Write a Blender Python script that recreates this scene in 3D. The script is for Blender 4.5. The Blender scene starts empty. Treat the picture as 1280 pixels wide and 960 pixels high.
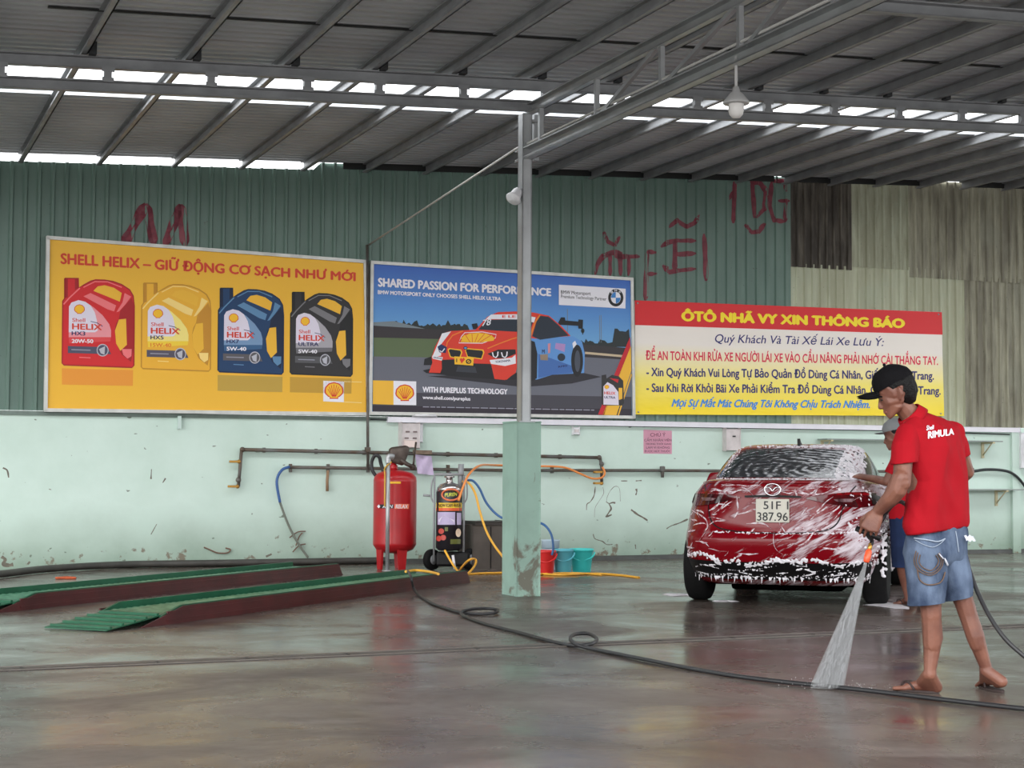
import bpy, bmesh, random
from math import *
from mathutils import Vector, Matrix, noise
from mathutils.bvhtree import BVHTree
from mathutils.geometry import tessellate_polygon

SC = bpy.context.scene
COL = SC.collection
random.seed(7)
V = Vector

# ------------------------------------------------------------------ camera
FPX = 2070.0; HC = 1.17; PIT = atan(108/FPX); ROL = 0.005
c_f = V((0, cos(PIT), sin(PIT)))
_u0 = V((0, -sin(PIT), cos(PIT))); _r0 = V((1, 0, 0))
c_r = _r0*cos(ROL) + _u0*sin(ROL); c_u = _u0*cos(ROL) - _r0*sin(ROL)
CAM = V((0, 0, HC))
cam_d = bpy.data.cameras.new('camera'); cam = bpy.data.objects.new('camera', cam_d); COL.objects.link(cam)
cam_d.sensor_width = 36.0; cam_d.lens = FPX/1280*36.0; cam_d.clip_end = 300
m = Matrix((c_r, c_u, -c_f)).transposed().to_4x4(); m.translation = CAM
cam.matrix_world = m
SC.camera = cam

# ------------------------------------------------------------------ light
SC.view_settings.view_transform = 'Standard'
SC.view_settings.look = 'None'
SC.view_settings.exposure = 0.22
SC.view_settings.gamma = 1.0
SC.view_settings.use_curve_mapping = False
w = bpy.data.worlds.new('overcast_sky'); SC.world = w; w.use_nodes = True
nt = w.node_tree; nt.nodes.clear()
out = nt.nodes.new('ShaderNodeOutputWorld'); bg = nt.nodes.new('ShaderNodeBackground')
tc = nt.nodes.new('ShaderNodeTexCoord'); sx = nt.nodes.new('ShaderNodeSeparateXYZ'); rp = nt.nodes.new('ShaderNodeValToRGB')
nt.links.new(tc.outputs['Generated'], sx.inputs[0]); nt.links.new(sx.outputs['Z'], rp.inputs[0])
rp.color_ramp.elements[0].position = 0.07; rp.color_ramp.elements[0].color = (.34, .35, .35, 1)
rp.color_ramp.elements[1].position = 0.16; rp.color_ramp.elements[1].color = (.95, .98, 1.0, 1)
nt.links.new(rp.outputs[0], bg.inputs[0]); bg.inputs[1].default_value = 3.3
nt.links.new(bg.outputs[0], out.inputs[0])
sd = bpy.data.lights.new('hazy_sun', 'SUN'); sun = bpy.data.objects.new('hazy_sun', sd); COL.objects.link(sun)
sd.energy = 2.3; sd.angle = radians(60); sd.color = (1, .98, .95)
# low hazy daylight coming in under the open front of the shed
sun.rotation_euler = V((.42, 1.0, -.36)).to_track_quat('-Z', 'Y').to_euler()

# ------------------------------------------------------------------ coordinates
def ray(px, py): return c_f + c_r*((px-640)/FPX) + c_u*((480-py)/FPX)
def gnd(px, py, z=0.0):
    d = ray(px, py); return CAM + d*((z-HC)/d.z)
def atY(px, py, Y):
    d = ray(px, py); return CAM + d*(Y/d.y)
TH = radians(22)
WD = V((cos(TH), sin(TH), 0)); WN = V((sin(TH), -cos(TH), 0)); W0 = V((0, 21.4, 0)); UP = V((0, 0, 1))
def wp(s, h, o=0.0): return W0 + WD*s + WN*o + UP*h           # along the wall, height, out of the wall
def wl(px, py, o=0.0):
    d = ray(px, py); return CAM + d*(((W0-CAM).dot(WN)+o)/d.dot(WN))
def wsh(px, py, o=0.0):
    p = wl(px, py, o); return (p-W0).dot(WD), p.z

# ------------------------------------------------------------------ materials
def lin(c):
    return tuple(((x/255)/12.92 if x/255 <= .04045 else ((x/255+.055)/1.055)**2.4) for x in c)
MATS = {}
def mat(name, rgb, rough=.6, metal=0.0, var=0.0, scale=8.0, bump=0.0, bscale=40.0, rgb2=None, emit=0.0, spec=.5, coat=0.0, stretch=None, lo=.35, hi=.65):
    """procedural principled material; rgb given as sRGB 0-255"""
    if name in MATS: return MATS[name]
    mt = bpy.data.materials.new(name); mt.use_nodes = True
    n = mt.node_tree; b = n.nodes['Principled BSDF']
    c = lin(rgb)
    b.inputs['Base Color'].default_value = (*c, 1); b.inputs['Roughness'].default_value = rough
    b.inputs['Metallic'].default_value = metal; b.inputs['Specular IOR Level'].default_value = spec
    b.inputs['Coat Weight'].default_value = coat
    t = n.nodes.new('ShaderNodeTexCoord'); mp = n.nodes.new('ShaderNodeMapping')
    n.links.new(t.outputs['Object'], mp.inputs[0])
    if stretch: mp.inputs['Scale'].default_value = stretch
    if var or rgb2:
        ns = n.nodes.new('ShaderNodeTexNoise'); ns.inputs['Scale'].default_value = scale; ns.inputs['Detail'].default_value = 5
        n.links.new(mp.outputs[0], ns.inputs['Vector'])
        r = n.nodes.new('ShaderNodeValToRGB'); n.links.new(ns.outputs['Fac'], r.inputs[0])
        c2 = lin(rgb2) if rgb2 else tuple(x*(1-var) for x in c)
        r.color_ramp.elements[0].position = lo; r.color_ramp.elements[1].position = hi
        r.color_ramp.elements[0].color = (*c2, 1); r.color_ramp.elements[1].color = (*c, 1)
        n.links.new(r.outputs[0], b.inputs['Base Color'])
    if bump:
        nb = n.nodes.new('ShaderNodeTexNoise'); nb.inputs['Scale'].default_value = bscale; nb.inputs['Detail'].default_value = 4
        n.links.new(mp.outputs[0], nb.inputs['Vector'])
        bp = n.nodes.new('ShaderNodeBump'); bp.inputs['Strength'].default_value = bump; bp.inputs['Distance'].default_value = .02
        n.links.new(nb.outputs['Fac'], bp.inputs['Height']); n.links.new(bp.outputs[0], b.inputs['Normal'])
    if emit:
        b.inputs['Emission Color'].default_value = (*c, 1); b.inputs['Emission Strength'].default_value = emit
    MATS[name] = mt; return mt

def N(mt, typ, **kw):
    nd = mt.node_tree.nodes.new(typ)
    for k, v in kw.items(): setattr(nd, k, v)
    return nd
def L(mt, a, b): mt.node_tree.links.new(a, b)
def ramp(mt, src, stops):
    r = N(mt, 'ShaderNodeValToRGB'); L(mt, src, r.inputs[0]); e = r.color_ramp.elements
    while len(e) < len(stops): e.new(.5)
    for i, (p, c) in enumerate(stops):
        e[i].position = p; e[i].color = (*c, 1) if len(c) == 3 else c
    return r
def mix(mt, fac, a, b, blend='MIX'):
    x = N(mt, 'ShaderNodeMix', data_type='RGBA', blend_type=blend)
    if isinstance(fac, float): x.inputs[0].default_value = fac
    else: L(mt, fac, x.inputs[0])
    for k, s in ((6, a), (7, b)):
        if isinstance(s, tuple): x.inputs[k].default_value = (*s, 1)
        else: L(mt, s, x.inputs[k])
    return x.outputs[2]
def math_(mt, op, a, b=0.0, c=None):
    x = N(mt, 'ShaderNodeMath', operation=op); x.use_clamp = False
    for k, s in ((0, a), (1, b), (2, c)):
        if s is None: continue
        if isinstance(s, (int, float)): x.inputs[k].default_value = s
        else: L(mt, s, x.inputs[k])
    return x.outputs[0]
def noise_n(mt, vec, scale, detail=5, rough=.5, dist=0.0):
    x = N(mt, 'ShaderNodeTexNoise'); x.inputs['Scale'].default_value = scale; x.inputs['Detail'].default_value = detail
    x.inputs['Roughness'].default_value = rough; x.inputs['Distortion'].default_value = dist
    if vec is not None: L(mt, vec, x.inputs['Vector'])
    return x.outputs['Fac']
def mapping(mt, scale=(1, 1, 1), rot=(0, 0, 0), loc=(0, 0, 0), src='Object'):
    t = N(mt, 'ShaderNodeTexCoord'); p = N(mt, 'ShaderNodeMapping')
    p.inputs['Scale'].default_value = scale; p.inputs['Rotation'].default_value = rot; p.inputs['Location'].default_value = loc
    L(mt, t.outputs[src], p.inputs[0]); return p.outputs[0]

def turned(mt, deg, scale, loc=(0, 0, 0)):
    """object coordinates turned about the cross axis first, then stretched along the stroke"""
    a = mapping(mt, (1, 1, 1), (0, radians(deg), 0), loc); p = N(mt, 'ShaderNodeMapping'); p.inputs['Scale'].default_value = scale
    L(mt, a, p.inputs[0]); return p.outputs[0]

# ------------------------------------------------------------------ mesh builder
class MB:
    def __init__(s): s.v = []; s.f = []; s.m = []; s.sm = []; s.mi = 0; s.smooth = False
    def add(s, verts, faces, smooth=None):
        b = len(s.v); s.v += [V(p) for p in verts]
        for f in faces:
            s.f.append([b+i for i in f]); s.m.append(s.mi); s.sm.append(s.smooth if smooth is None else smooth)
    def poly(s, pts): s.add(pts, [list(range(len(pts)))])
    def prism(s, pts, ext):
        """ngon extruded by vector ext"""
        n = len(pts); e = V(ext); pts = [V(p) for p in pts]
        s.add(pts+[p+e for p in pts], [list(range(n))[::-1], [n+i for i in range(n)]]+[[i, (i+1) % n, n+(i+1) % n, n+i] for i in range(n)])
    def obox(s, c, ax, ay, az, bev=0.0):
        """box with centre c and half-axes; bev chamfers the long edges"""
        c, ax, ay, az = V(c), V(ax), V(ay), V(az)
        if not bev:
            p = [c+ax*i+ay*j+az*k for i in (-1, 1) for j in (-1, 1) for k in (-1, 1)]
            s.add(p, [[0, 1, 3, 2], [4, 6, 7, 5], [0, 4, 5, 1], [2, 3, 7, 6], [0, 2, 6, 4], [1, 5, 7, 3]])
        else:
            bm = bmesh.new(); bmesh.ops.create_cube(bm, size=2)
            for q in bm.verts: q.co = c+ax*q.co.x+ay*q.co.y+az*q.co.z
            bmesh.ops.bevel(bm, geom=list(bm.edges), offset=bev, segments=2, profile=.5, affect='EDGES', clamp_overlap=True)
            s.addbm(bm)
    def box(s, c, size, bev=0.0): s.obox(c, (size[0]/2, 0, 0), (0, size[1]/2, 0), (0, 0, size[2]/2), bev)
    def wbox(s, s0, s1, h0, h1, o0, o1, bev=0.0):
        s.obox(wp((s0+s1)/2, (h0+h1)/2, (o0+o1)/2), WD*((s1-s0)/2), WN*((o1-o0)/2), UP*((h1-h0)/2), bev)
    def addbm(s, bm, smooth=None):
        bm.verts.index_update()
        s.add([q.co.copy() for q in bm.verts], [[q.index for q in f.verts] for f in bm.faces], smooth); bm.free()
    def bar(s, a, b, wdt, hgt, up=UP):
        a, b = V(a), V(b); d = (b-a).normalized(); x = d.cross(V(up)).normalized(); y = x.cross(d).normalized()
        s.obox((a+b)/2, (b-a)/2, x*(wdt/2), y*(hgt/2))
    def tube(s, pts, r, n=8, closed=False, caps=True, smooth=True):
        pts = [V(p) for p in pts]; k = len(pts)
        rr = r if isinstance(r, (list, tuple)) else [r]*k
        vs = []; up = None
        for i in range(k):
            a = pts[(i-1) % k] if (closed or i > 0) else pts[i]; b = pts[(i+1) % k] if (closed or i < k-1) else pts[i]
            t = (b-a).normalized() if (b-a).length > 1e-9 else V((0, 0, 1))
            if up is None:
                up = t.orthogonal().normalized()
            up = (up - t*up.dot(t)); up = up.normalized() if up.length > 1e-6 else t.orthogonal().normalized()
            q = t.cross(up)
            vs += [pts[i]+(up*cos(2*pi*j/n)+q*sin(2*pi*j/n))*rr[i] for j in range(n)]
        fs = []
        for i in range(k if closed else k-1):
            for j in range(n):
                a = i*n+j; b = i*n+(j+1) % n; c = ((i+1) % k)*n+(j+1) % n; d = ((i+1) % k)*n+j
                fs.append([a, b, c, d])
        base = len(s.v); s.add(vs, fs, smooth)
        if caps and not closed:
            for f in (list(range(n))[::-1], [(k-1)*n+j for j in range(n)]):
                s.f.append([base+i for i in f]); s.m.append(s.mi); s.sm.append(False)
    def lathe(s, prof, c, n=24, axis=(0, 0, 1), smooth=True):
        c = V(c); az = V(axis).normalized(); ax = az.orthogonal().normalized(); ay = az.cross(ax)
        vs = []; fs = []
        for r, z in prof: vs += [c+az*z+(ax*cos(2*pi*j/n)+ay*sin(2*pi*j/n))*r for j in range(n)]
        for i in range(len(prof)-1):
            for j in range(n): fs.append([i*n+j, i*n+(j+1) % n, (i+1)*n+(j+1) % n, (i+1)*n+j])
        if prof[0][0] > 1e-5: fs.append(list(range(n))[::-1])
        if prof[-1][0] > 1e-5: fs.append([(len(prof)-1)*n+j for j in range(n)])
        s.add(vs, fs, smooth)
    def sphere(s, c, r, scale=(1, 1, 1), seg=12, axes=None):
        bm = bmesh.new(); bmesh.ops.create_uvsphere(bm, u_segments=seg, v_segments=max(6, seg*2//3), radius=r)
        for q in bm.verts:
            p = V((q.co.x*scale[0], q.co.y*scale[1], q.co.z*scale[2]))
            if axes: p = axes[0]*p.x+axes[1]*p.y+axes[2]*p.z
            q.co = p+V(c)
        s.addbm(bm, True)
    def grid(s, P, smooth=True):
        r = len(P); c = len(P[0])
        s.add([p for row in P for p in row], [[i*c+j, i*c+j+1, (i+1)*c+j+1, (i+1)*c+j] for i in range(r-1) for j in range(c-1)], smooth)
    def build(s, name, mats, parent=None, label=None, bevel=0.0, sub=0, solid=0.0, root=None):
        if not isinstance(mats, (list, tuple)): mats = [mats]
        if parent is not None:
            org = parent.matrix_world.translation.copy(); p = parent
        else:
            xs = [q.x for q in s.v]; ys = [q.y for q in s.v]; zs = [q.z for q in s.v]
            org = root if root is not None else V(((min(xs)+max(xs))/2, (min(ys)+max(ys))/2, min(zs)))
        me = bpy.data.meshes.new(name); me.from_pydata([tuple(q-org) for q in s.v], [], s.f)
        for mt in mats: me.materials.append(mt)
        for pl, k, sm in zip(me.polygons, s.m, s.sm): pl.material_index = k; pl.use_smooth = sm
        bm = bmesh.new(); bm.from_mesh(me); bmesh.ops.recalc_face_normals(bm, faces=bm.faces); bm.to_mesh(me); bm.free()
        o = bpy.data.objects.new(name, me); COL.objects.link(o)
        if parent is not None:
            o.parent = parent; o.matrix_world = Matrix.Translation(org)
        else:
            o.location = org; o.matrix_world = Matrix.Translation(org)
        if label: o['label'] = label
        if bevel:
            b = o.modifiers.new('bevel', 'BEVEL'); b.width = bevel; b.segments = 2; b.limit_method = 'ANGLE'
        if solid:
            b = o.modifiers.new('solid', 'SOLIDIFY'); b.thickness = solid
        if sub:
            b = o.modifiers.new('sub', 'SUBSURF'); b.levels = sub; b.render_levels = sub
        return o

def tag(o, label, cat, group=None, kind=None):
    o['label'] = label; o['category'] = cat
    if group: o['group'] = group
    if kind: o['kind'] = kind
    return o
def thing(name, label, cat, loc, group=None):
    o = bpy.data.objects.new(name, None); COL.objects.link(o); o.location = V(loc); o.matrix_world = Matrix.Translation(V(loc))
    o.empty_display_size = .1
    return tag(o, label, cat, group)
def struct(o, label=None, cat=None):
    o['kind'] = 'structure'
    if label: o['label'] = label
    if cat: o['category'] = cat
    return o
def dup(root, delta, label, loc=None):
    r = root.copy(); COL.objects.link(r); r.location = root.location+V(delta); r['label'] = label
    for ch in list(root.children):
        c = ch.copy(); COL.objects.link(c); c.parent = r
        for g in list(ch.children):
            d = g.copy(); COL.objects.link(d); d.parent = c
    return r
def cr(pts, n=8, closed=False):
    """Catmull-Rom through points (any dimension)"""
    pts = [V(p) for p in pts]; k = len(pts); out_ = []
    for i in range(k if closed else k-1):
        if closed: p0, p1, p2, p3 = pts[(i-1) % k], pts[i], pts[(i+1) % k], pts[(i+2) % k]
        else: p0, p1, p2, p3 = pts[max(i-1, 0)], pts[i], pts[i+1], pts[min(i+2, k-1)]
        for j in range(n):
            t = j/n
            out_.append(.5*((2*p1)+(p2-p0)*t+(2*p0-5*p1+4*p2-p3)*t*t+(3*p1-p0-3*p2+p3)*t**3))
    if not closed: out_.append(pts[-1])
    return out_

_TXT = {}
def text_mesh(body, bold=0.0, shear=0.0):
    """lettering as 2-D vertices and faces from Blender's built-in font; cap height 0.682"""
    k = (body, bold, shear)
    if k in _TXT: return _TXT[k]
    cu = bpy.data.curves.new('lettering', 'FONT'); cu.body = body; cu.shear = shear; cu.resolution_u = 3
    o = bpy.data.objects.new('lettering', cu); COL.objects.link(o)
    dg = bpy.context.evaluated_depsgraph_get(); me = bpy.data.meshes.new_from_object(o.evaluated_get(dg))
    vs = [(q.co.x, q.co.y) for q in me.vertices]; fs = [list(p.vertices) for p in me.polygons]
    bpy.data.objects.remove(o); bpy.data.curves.remove(cu); bpy.data.meshes.remove(me)
    _TXT[k] = (vs, fs); return vs, fs
def put_text(mb, body, p0, p1, cap0, cap1, proj, bold=.02, shear=0.0):
    """baseline from p0 to p1 (2-D), cap heights at both ends; proj maps 2-D to the surface"""
    HORN = {'Ơ': 'O', 'Ớ': 'Ó', 'Ờ': 'Ò', 'Ở': 'Ỏ', 'Ợ': 'Ọ', 'ơ': 'o', 'ớ': 'ó', 'ờ': 'ò', 'ở': 'ỏ', 'ợ': 'ọ'}
    plain = ''.join(HORN.get(ch, ch) for ch in body)
    vs, fs = text_mesh(plain, 0, shear); vs = list(vs); fs = list(fs)
    for i, ch in enumerate(body):      # the horn of the Vietnamese o is drawn as a small hook
        if ch in HORN:
            pv, _ = text_mesh(plain[:i]+('O' if ch.isupper() else 'o'), 0, 0); xr = max(q[0] for q in pv)
            h = .56 if ch.isupper() else .36; k = len(vs)
            pts = [(xr-.05, h), (xr+.015, h+.03), (xr+.075, h+.14), (xr+.05, h+.16), (xr+.0, h+.09), (xr-.09, h+.07)]
            vs += [(x+shear*y, y) for x, y in pts]; fs.append([k+j for j in range(6)])
    x0 = min(q[0] for q in vs); x1 = max(q[0] for q in vs)
    out_ = []
    for x, y in vs:
        t = (x-x0)/(x1-x0); cap = cap0+(cap1-cap0)*t
        out_.append(proj(p0[0]+(p1[0]-p0[0])*t, p0[1]+(p1[1]-p0[1])*t-y/.682*cap))
    mb.add(out_, fs, False)
    if bold > .008:      # heavier strokes: the same glyphs drawn again, shifted sideways and up
        b_ = bold*.682; mx, my = (p1[0]-p0[0])/(x1-x0), cap0/.682
        for kk, (dx, dy) in enumerate(((1, 0), (-1, 0), (0, .7), (0, -.7))):
            o2 = []
            for x, y in vs:
                t = (x-x0)/(x1-x0); cap = cap0+(cap1-cap0)*t
                o2.append(proj(p0[0]+(p1[0]-p0[0])*t+dx*b_*mx, p0[1]+(p1[1]-p0[1])*t-y/.682*cap+dy*b_*my))
            mb.add([p+(CAM-p).normalized()*(.00012*(kk+1)) for p in o2], fs, False)

def hull(sph, seg=10):
    bm = bmesh.new()
    for c, r in sph:
        t = bmesh.ops.create_icosphere(bm, subdivisions=2 if r > .02 else 1, radius=r)
        bmesh.ops.translate(bm, verts=t['verts'], vec=V(c))
    h = bmesh.ops.convex_hull(bm, input=list(bm.verts))
    dl = [e for e in h['geom_interior']+h['geom_unused'] if isinstance(e, bmesh.types.BMVert)]
    bmesh.ops.delete(bm, geom=list(set(dl)), context='VERTS')
    return bm
def blob(prims, voxel=.01, smooth=6, cuts=(), disp=None):
    """hulls of spheres fused into one continuous surface; cuts = planes (point, normal) removing the normal's side"""
    big = MB()
    for p in prims: big.addbm(hull(p), True)
    me = bpy.data.meshes.new('b'); me.from_pydata([tuple(q) for q in big.v], [], big.f)
    o = bpy.data.objects.new('b', me); COL.objects.link(o)
    md = o.modifiers.new('r', 'REMESH'); md.mode = 'VOXEL'; md.voxel_size = voxel; md.use_smooth_shade = True
    if smooth:
        sm = o.modifiers.new('s', 'SMOOTH'); sm.factor = .5; sm.iterations = smooth
    dg = bpy.context.evaluated_depsgraph_get(); m2 = bpy.data.meshes.new_from_object(o.evaluated_get(dg))
    bpy.data.objects.remove(o); bpy.data.meshes.remove(me)
    bm = bmesh.new(); bm.from_mesh(m2); bpy.data.meshes.remove(m2)
    if disp:
        bm.normal_update()
        for q in bm.verts: q.co += q.normal*disp(q.co)
    for pt, nm in cuts:
        bmesh.ops.bisect_plane(bm, geom=list(bm.verts)+list(bm.edges)+list(bm.faces), plane_co=V(pt), plane_no=V(nm), clear_outer=True)
    return bm
def bvh_of(mb): return BVHTree.FromPolygons([tuple(q) for q in mb.v], mb.f)
def on_surf(bvh, px, py, off=.002):
    d = ray(px, py).normalized(); h = bvh.ray_cast(CAM, d)
    if h[0] is None: return None
    nn = h[1] if h[1].dot(d) < 0 else -h[1]
    return h[0]+nn*off - d*off
# ================================================================== THE SETTING
def Hs(s): return 5.10 + .045*s            # underside of the roof sheets along the wall direction
def rp_(s, o, dh=0.0): return wp(s, Hs(s)+dh, o)

# ---- floor: wet stained concrete
mt = mat('wet_concrete', (120, 110, 102), .3); b = mt.node_tree.nodes['Principled BSDF']
vec = mapping(mt)
n1 = noise_n(mt, vec, .55, 6, .6, .4); n2 = noise_n(mt, mapping(mt, (1, 1.3, 1), (0, 0, .38)), 1.3, 8, .6, .6); n3 = noise_n(mt, vec, 14, 6, .65)
c = ramp(mt, n1, [(.32, lin((72, 63, 58))), (.5, lin((94, 84, 78))), (.68, lin((108, 98, 92)))]).outputs[0]
c = mix(mt, ramp(mt, n2, [(.50, (0, 0, 0)), (.70, (.55, .55, .55))]).outputs[0], c, lin((128, 119, 113)))
c = mix(mt, ramp(mt, n3, [(.3, (.35, .35, .35)), (.5, (0, 0, 0))]).outputs[0], c, lin((66, 57, 51)))
c = mix(mt, ramp(mt, noise_n(mt, mapping(mt, (.8, 1.2, 1), (0, 0, .4), (4, 2, 0)), 1.5, 7, .62), [(.56, (0, 0, 0)), (.68, (.7, .7, .7))]).outputs[0], c, lin((78, 66, 57)))
L(mt, c, b.inputs['Base Color'])
rg = ramp(mt, noise_n(mt, mapping(mt, (1, 1.2, 1), (0, 0, .38), (3, 1, 0)), .8, 6, .6, .5), [(.34, (.12,)*3), (.52, (.26,)*3), (.70, (.46,)*3)]).outputs[0]
# the bay behind the ramps has dried off: rougher and less glossy there
sp_ = N(mt, 'ShaderNodeSeparateXYZ'); L(mt, vec, sp_.inputs[0])
fy = ramp(mt, math_(mt, 'DIVIDE', math_(mt, 'ADD', sp_.outputs['Y'], math_(mt, 'MULTIPLY', n1, 3.0)), 30.0), [(.67, (0, 0, 0)), (.80, (1, 1, 1))]).outputs[0]
fx = ramp(mt, math_(mt, 'DIVIDE', math_(mt, 'ADD', math_(mt, 'ADD', sp_.outputs['X'], math_(mt, 'MULTIPLY', n1, 2.0)), 10.0), 20.0), [(.52, (1, 1, 1)), (.72, (.15,)*3)]).outputs[0]
dry = math_(mt, 'MULTIPLY', fy, fx)
rg = mix(mt, dry, rg, (.75, .75, .75))
spv = math_(mt, 'SUBTRACT', .33, math_(mt, 'MULTIPLY', dry, .27)); L(mt, spv, b.inputs['Specular IOR Level'])
L(mt, rg, b.inputs['Roughness'])
bp = N(mt, 'ShaderNodeBump'); bp.inputs['Strength'].default_value = .18; bp.inputs['Distance'].default_value = .02
L(mt, noise_n(mt, vec, 3.5, 6, .6), bp.inputs['Height']); L(mt, bp.outputs[0], b.inputs['Normal'])
fl = MB(); fl.obox((0, 10, -.1), (26, 0, 0), (0, 19, 0), (0, 0, .1))
struct(fl.build('floor', mt), 'wet brown-grey concrete wash bay floor')

# ---- masonry part of the back wall, mint plaster
mt = mat('mint_plaster', (178, 212, 196), .75); b = mt.node_tree.nodes['Principled BSDF']; M_MINT = mt
vec = mapping(mt); sep = N(mt, 'ShaderNodeSeparateXYZ'); L(mt, vec, sep.inputs[0]); z = sep.outputs['Z']
n1 = noise_n(mt, vec, 1.3, 6, .6); n2 = noise_n(mt, vec, 7, 6, .65)
base = ramp(mt, n1, [(.3, lin((196, 217, 206))), (.7, lin((210, 229, 220)))]).outputs[0]
# splash dirt rising from the floor, with its own blotchy edge
hgt = math_(mt, 'SUBTRACT', 1.0, math_(mt, 'DIVIDE', z, 1.0))
dirt = math_(mt, 'ADD', math_(mt, 'MULTIPLY', hgt, .60), math_(mt, 'MULTIPLY', n1, .5))
base = mix(mt, ramp(mt, dirt, [(.42, (0, 0, 0)), (.85, (.85,)*3)]).outputs[0], base, lin((126, 148, 130)))
spots = math_(mt, 'ADD', math_(mt, 'MULTIPLY', math_(mt, 'SUBTRACT', 1.0, math_(mt, 'DIVIDE', z, .40)), .19), n2)
base = mix(mt, ramp(mt, spots, [(.70, (0, 0, 0)), (.76, (.8,)*3)]).outputs[0], base, lin((112, 92, 74)))
base = mix(mt, ramp(mt, noise_n(mt, mapping(mt, (1, 1, 1.6), (0, .5, 0)), 9, 3, .4), [(.735, (0, 0, 0)), (.76, (.8,)*3)]).outputs[0], base, lin((95, 105, 90)))
L(mt, base, b.inputs['Base Color'])
bp = N(mt, 'ShaderNodeBump'); bp.inputs['Strength'].default_value = .25; bp.inputs['Distance'].default_value = .01
L(mt, noise_n(mt, vec, 9, 4), bp.inputs['Height']); L(mt, bp.outputs[0], b.inputs['Normal'])
q = MB(); q.wbox(-16, 18, 0, 1.83, -.2, 0)
wall_b = struct(q.build('wall_back', mt), 'mint green plastered lower back wall with splash stains')
# shallow pilaster at the right
s0, _ = wsh(1263, 600); q = MB(); q.wbox(s0, s0+.14, 0, 1.80, .0005, .05)
struct(q.build('trim_1', M_MINT), 'narrow mint pilaster at the right end of the wall')
# white ledge on top of the masonry
mt = mat('white_gloss_paint', (232, 230, 238), .45, var=.08, scale=4)
q = MB(); sA, hA = wsh(483, 524); sB, hB = wsh(1272, 538)
q.obox((wp(sA, 1.80, .03)+wp(sB, 1.80, .03))/2, WD*((sB-sA)/2), WN*.029, UP*.035, .006)
struct(q.build('trim_2', mt), 'white painted ledge strip above the mint wall')
q = MB(); q.wbox(sA-8, sA, 1.78, 1.83, .0005, .02)
struct(q.build('trim_3', mat('grey_ledge', (120, 135, 128), .7, var=.2)), 'thin grey green ledge under the yellow sign')
# dark damp base strip
q = MB(); sk, _ = wsh(470, 703); q.wbox(sk, 18, 0, .055, .0005, .03, .004)
struct(q.build('baseboard_back', mat('damp_cement', (84, 86, 84), .5, var=.35, scale=5)), 'dark damp cement strip at the foot of the wall')
def offw(p, mn):
    o = (p-W0).dot(WN); return p+WN*max(0, mn-o)
pts = [offw(gnd(px, py), .06) for px, py in ((-60, 729), (0, 723), (60, 716), (150, 710), (260, 707), (380, 705), (478, 704))]
q = MB(); c_ = cr([p+UP*.045 for p in pts], 6); q.tube(c_, .04, 8)
tag(q.build('drain_pipe', mat('old_pipe', (70, 68, 64), .5, var=.3)), 'dark pipe lying along the foot of the left wall behind the ramps', 'pipe')

# ---- corrugated cladding
def sheet(name, s0, s1, top, bot, o0, mats, label, pitch=.155, dep=.028, rows=1):
    """vertical trapezoid ribs; top and bot are functions of s"""
    q = MB(); s = s0; prof = []
    while s < s1-1e-6:
        for ds, oo in ((0, 0), (.62*pitch, 0), (.72*pitch, dep), (.9*pitch, dep)):
            if s+ds <= s1: prof.append((s+ds, oo))
        s += pitch
    prof.append((s1, 0))
    vs = []; fs = []
    for s, oo in prof: vs += [wp(s, bot(s), o0+oo), wp(s, top(s), o0+oo)]
    for i in range(len(prof)-1): fs.append([2*i, 2*i+2, 2*i+3, 2*i+1])
    q.add(vs, fs, False)
    return struct(q.build(name, mats, solid=.0), label)
def clad(name, base, dirt1, dirt2, amount=.5, sc=1.0, rough=.5, spec=.5):
    mt = mat(name, base, rough); b = mt.node_tree.nodes['Principled BSDF']; b.inputs['Specular IOR Level'].default_value = spec
    v1 = mapping(mt, (2.5*sc, 2.5*sc, .35*sc)); v2 = mapping(mt, (1, 1, 1))
    c = mix(mt, ramp(mt, noise_n(mt, v1, 2.2, 7, .65), [(.42, (amount,)*3), (.62, (0, 0, 0))]).outputs[0], lin(base), lin(dirt1))
    c = mix(mt, ramp(mt, noise_n(mt, v2, 1.1, 6, .6), [(.52, (0, 0, 0)), (.70, (amount,)*3)]).outputs[0], c, lin(dirt2))
    c = mix(mt, ramp(mt, noise_n(mt, v2, 26, 3, .5), [(.70, (0, 0, 0)), (.74, (.5,)*3)]).outputs[0], c, lin((70, 70, 62)))
    L(mt, c, b.inputs['Base Color']); return mt
M_GRN = clad('green_cladding', (102, 126, 116), (86, 109, 100), (112, 136, 126), .5, rough=.38)
M_BEI = clad('beige_cladding', (176, 180, 158), (138, 138, 116), (160, 168, 150), .8, rough=.6)
M_BE2 = clad('pale_cladding', (186, 190, 166), (158, 158, 134), (170, 180, 160), .7, rough=.6)
M_OLD = clad('old_cladding', (160, 158, 138), (110, 106, 92), (140, 140, 124), .9, rough=.65)
M_RST = clad('weathered_cladding', (104, 98, 88), (52, 46, 40), (82, 76, 66), .95, 1.2, .7)
sG, _ = wsh(990, 350); s1_, _ = wsh(1066, 280); s2_, _ = wsh(1137, 280); s3_, _ = wsh(1208, 420)
def topL(s): return min(4.99+.045*s, Hs(s)-.02) if s < -2.4 else Hs(s)-.01
bot0 = lambda s: 1.835
sheet('wall_back_green_cladding', -16, sG, lambda s: 5.012+.045*s if s < -2.6 else Hs(s)+.0, bot0, -.03, M_GRN, 'green corrugated metal cladding of the upper back wall')
_, hr = wsh(1030, 331); _, hb1 = wsh(1066, 328); _, hb2 = wsh(1210, 345)
top = lambda s: Hs(s)+.0
sheet('corrugated_panel', sG, s1_, top, lambda s: hr-.05, -.03, M_RST, 'dark weathered corrugated panel beside the green cladding', .12)
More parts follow.
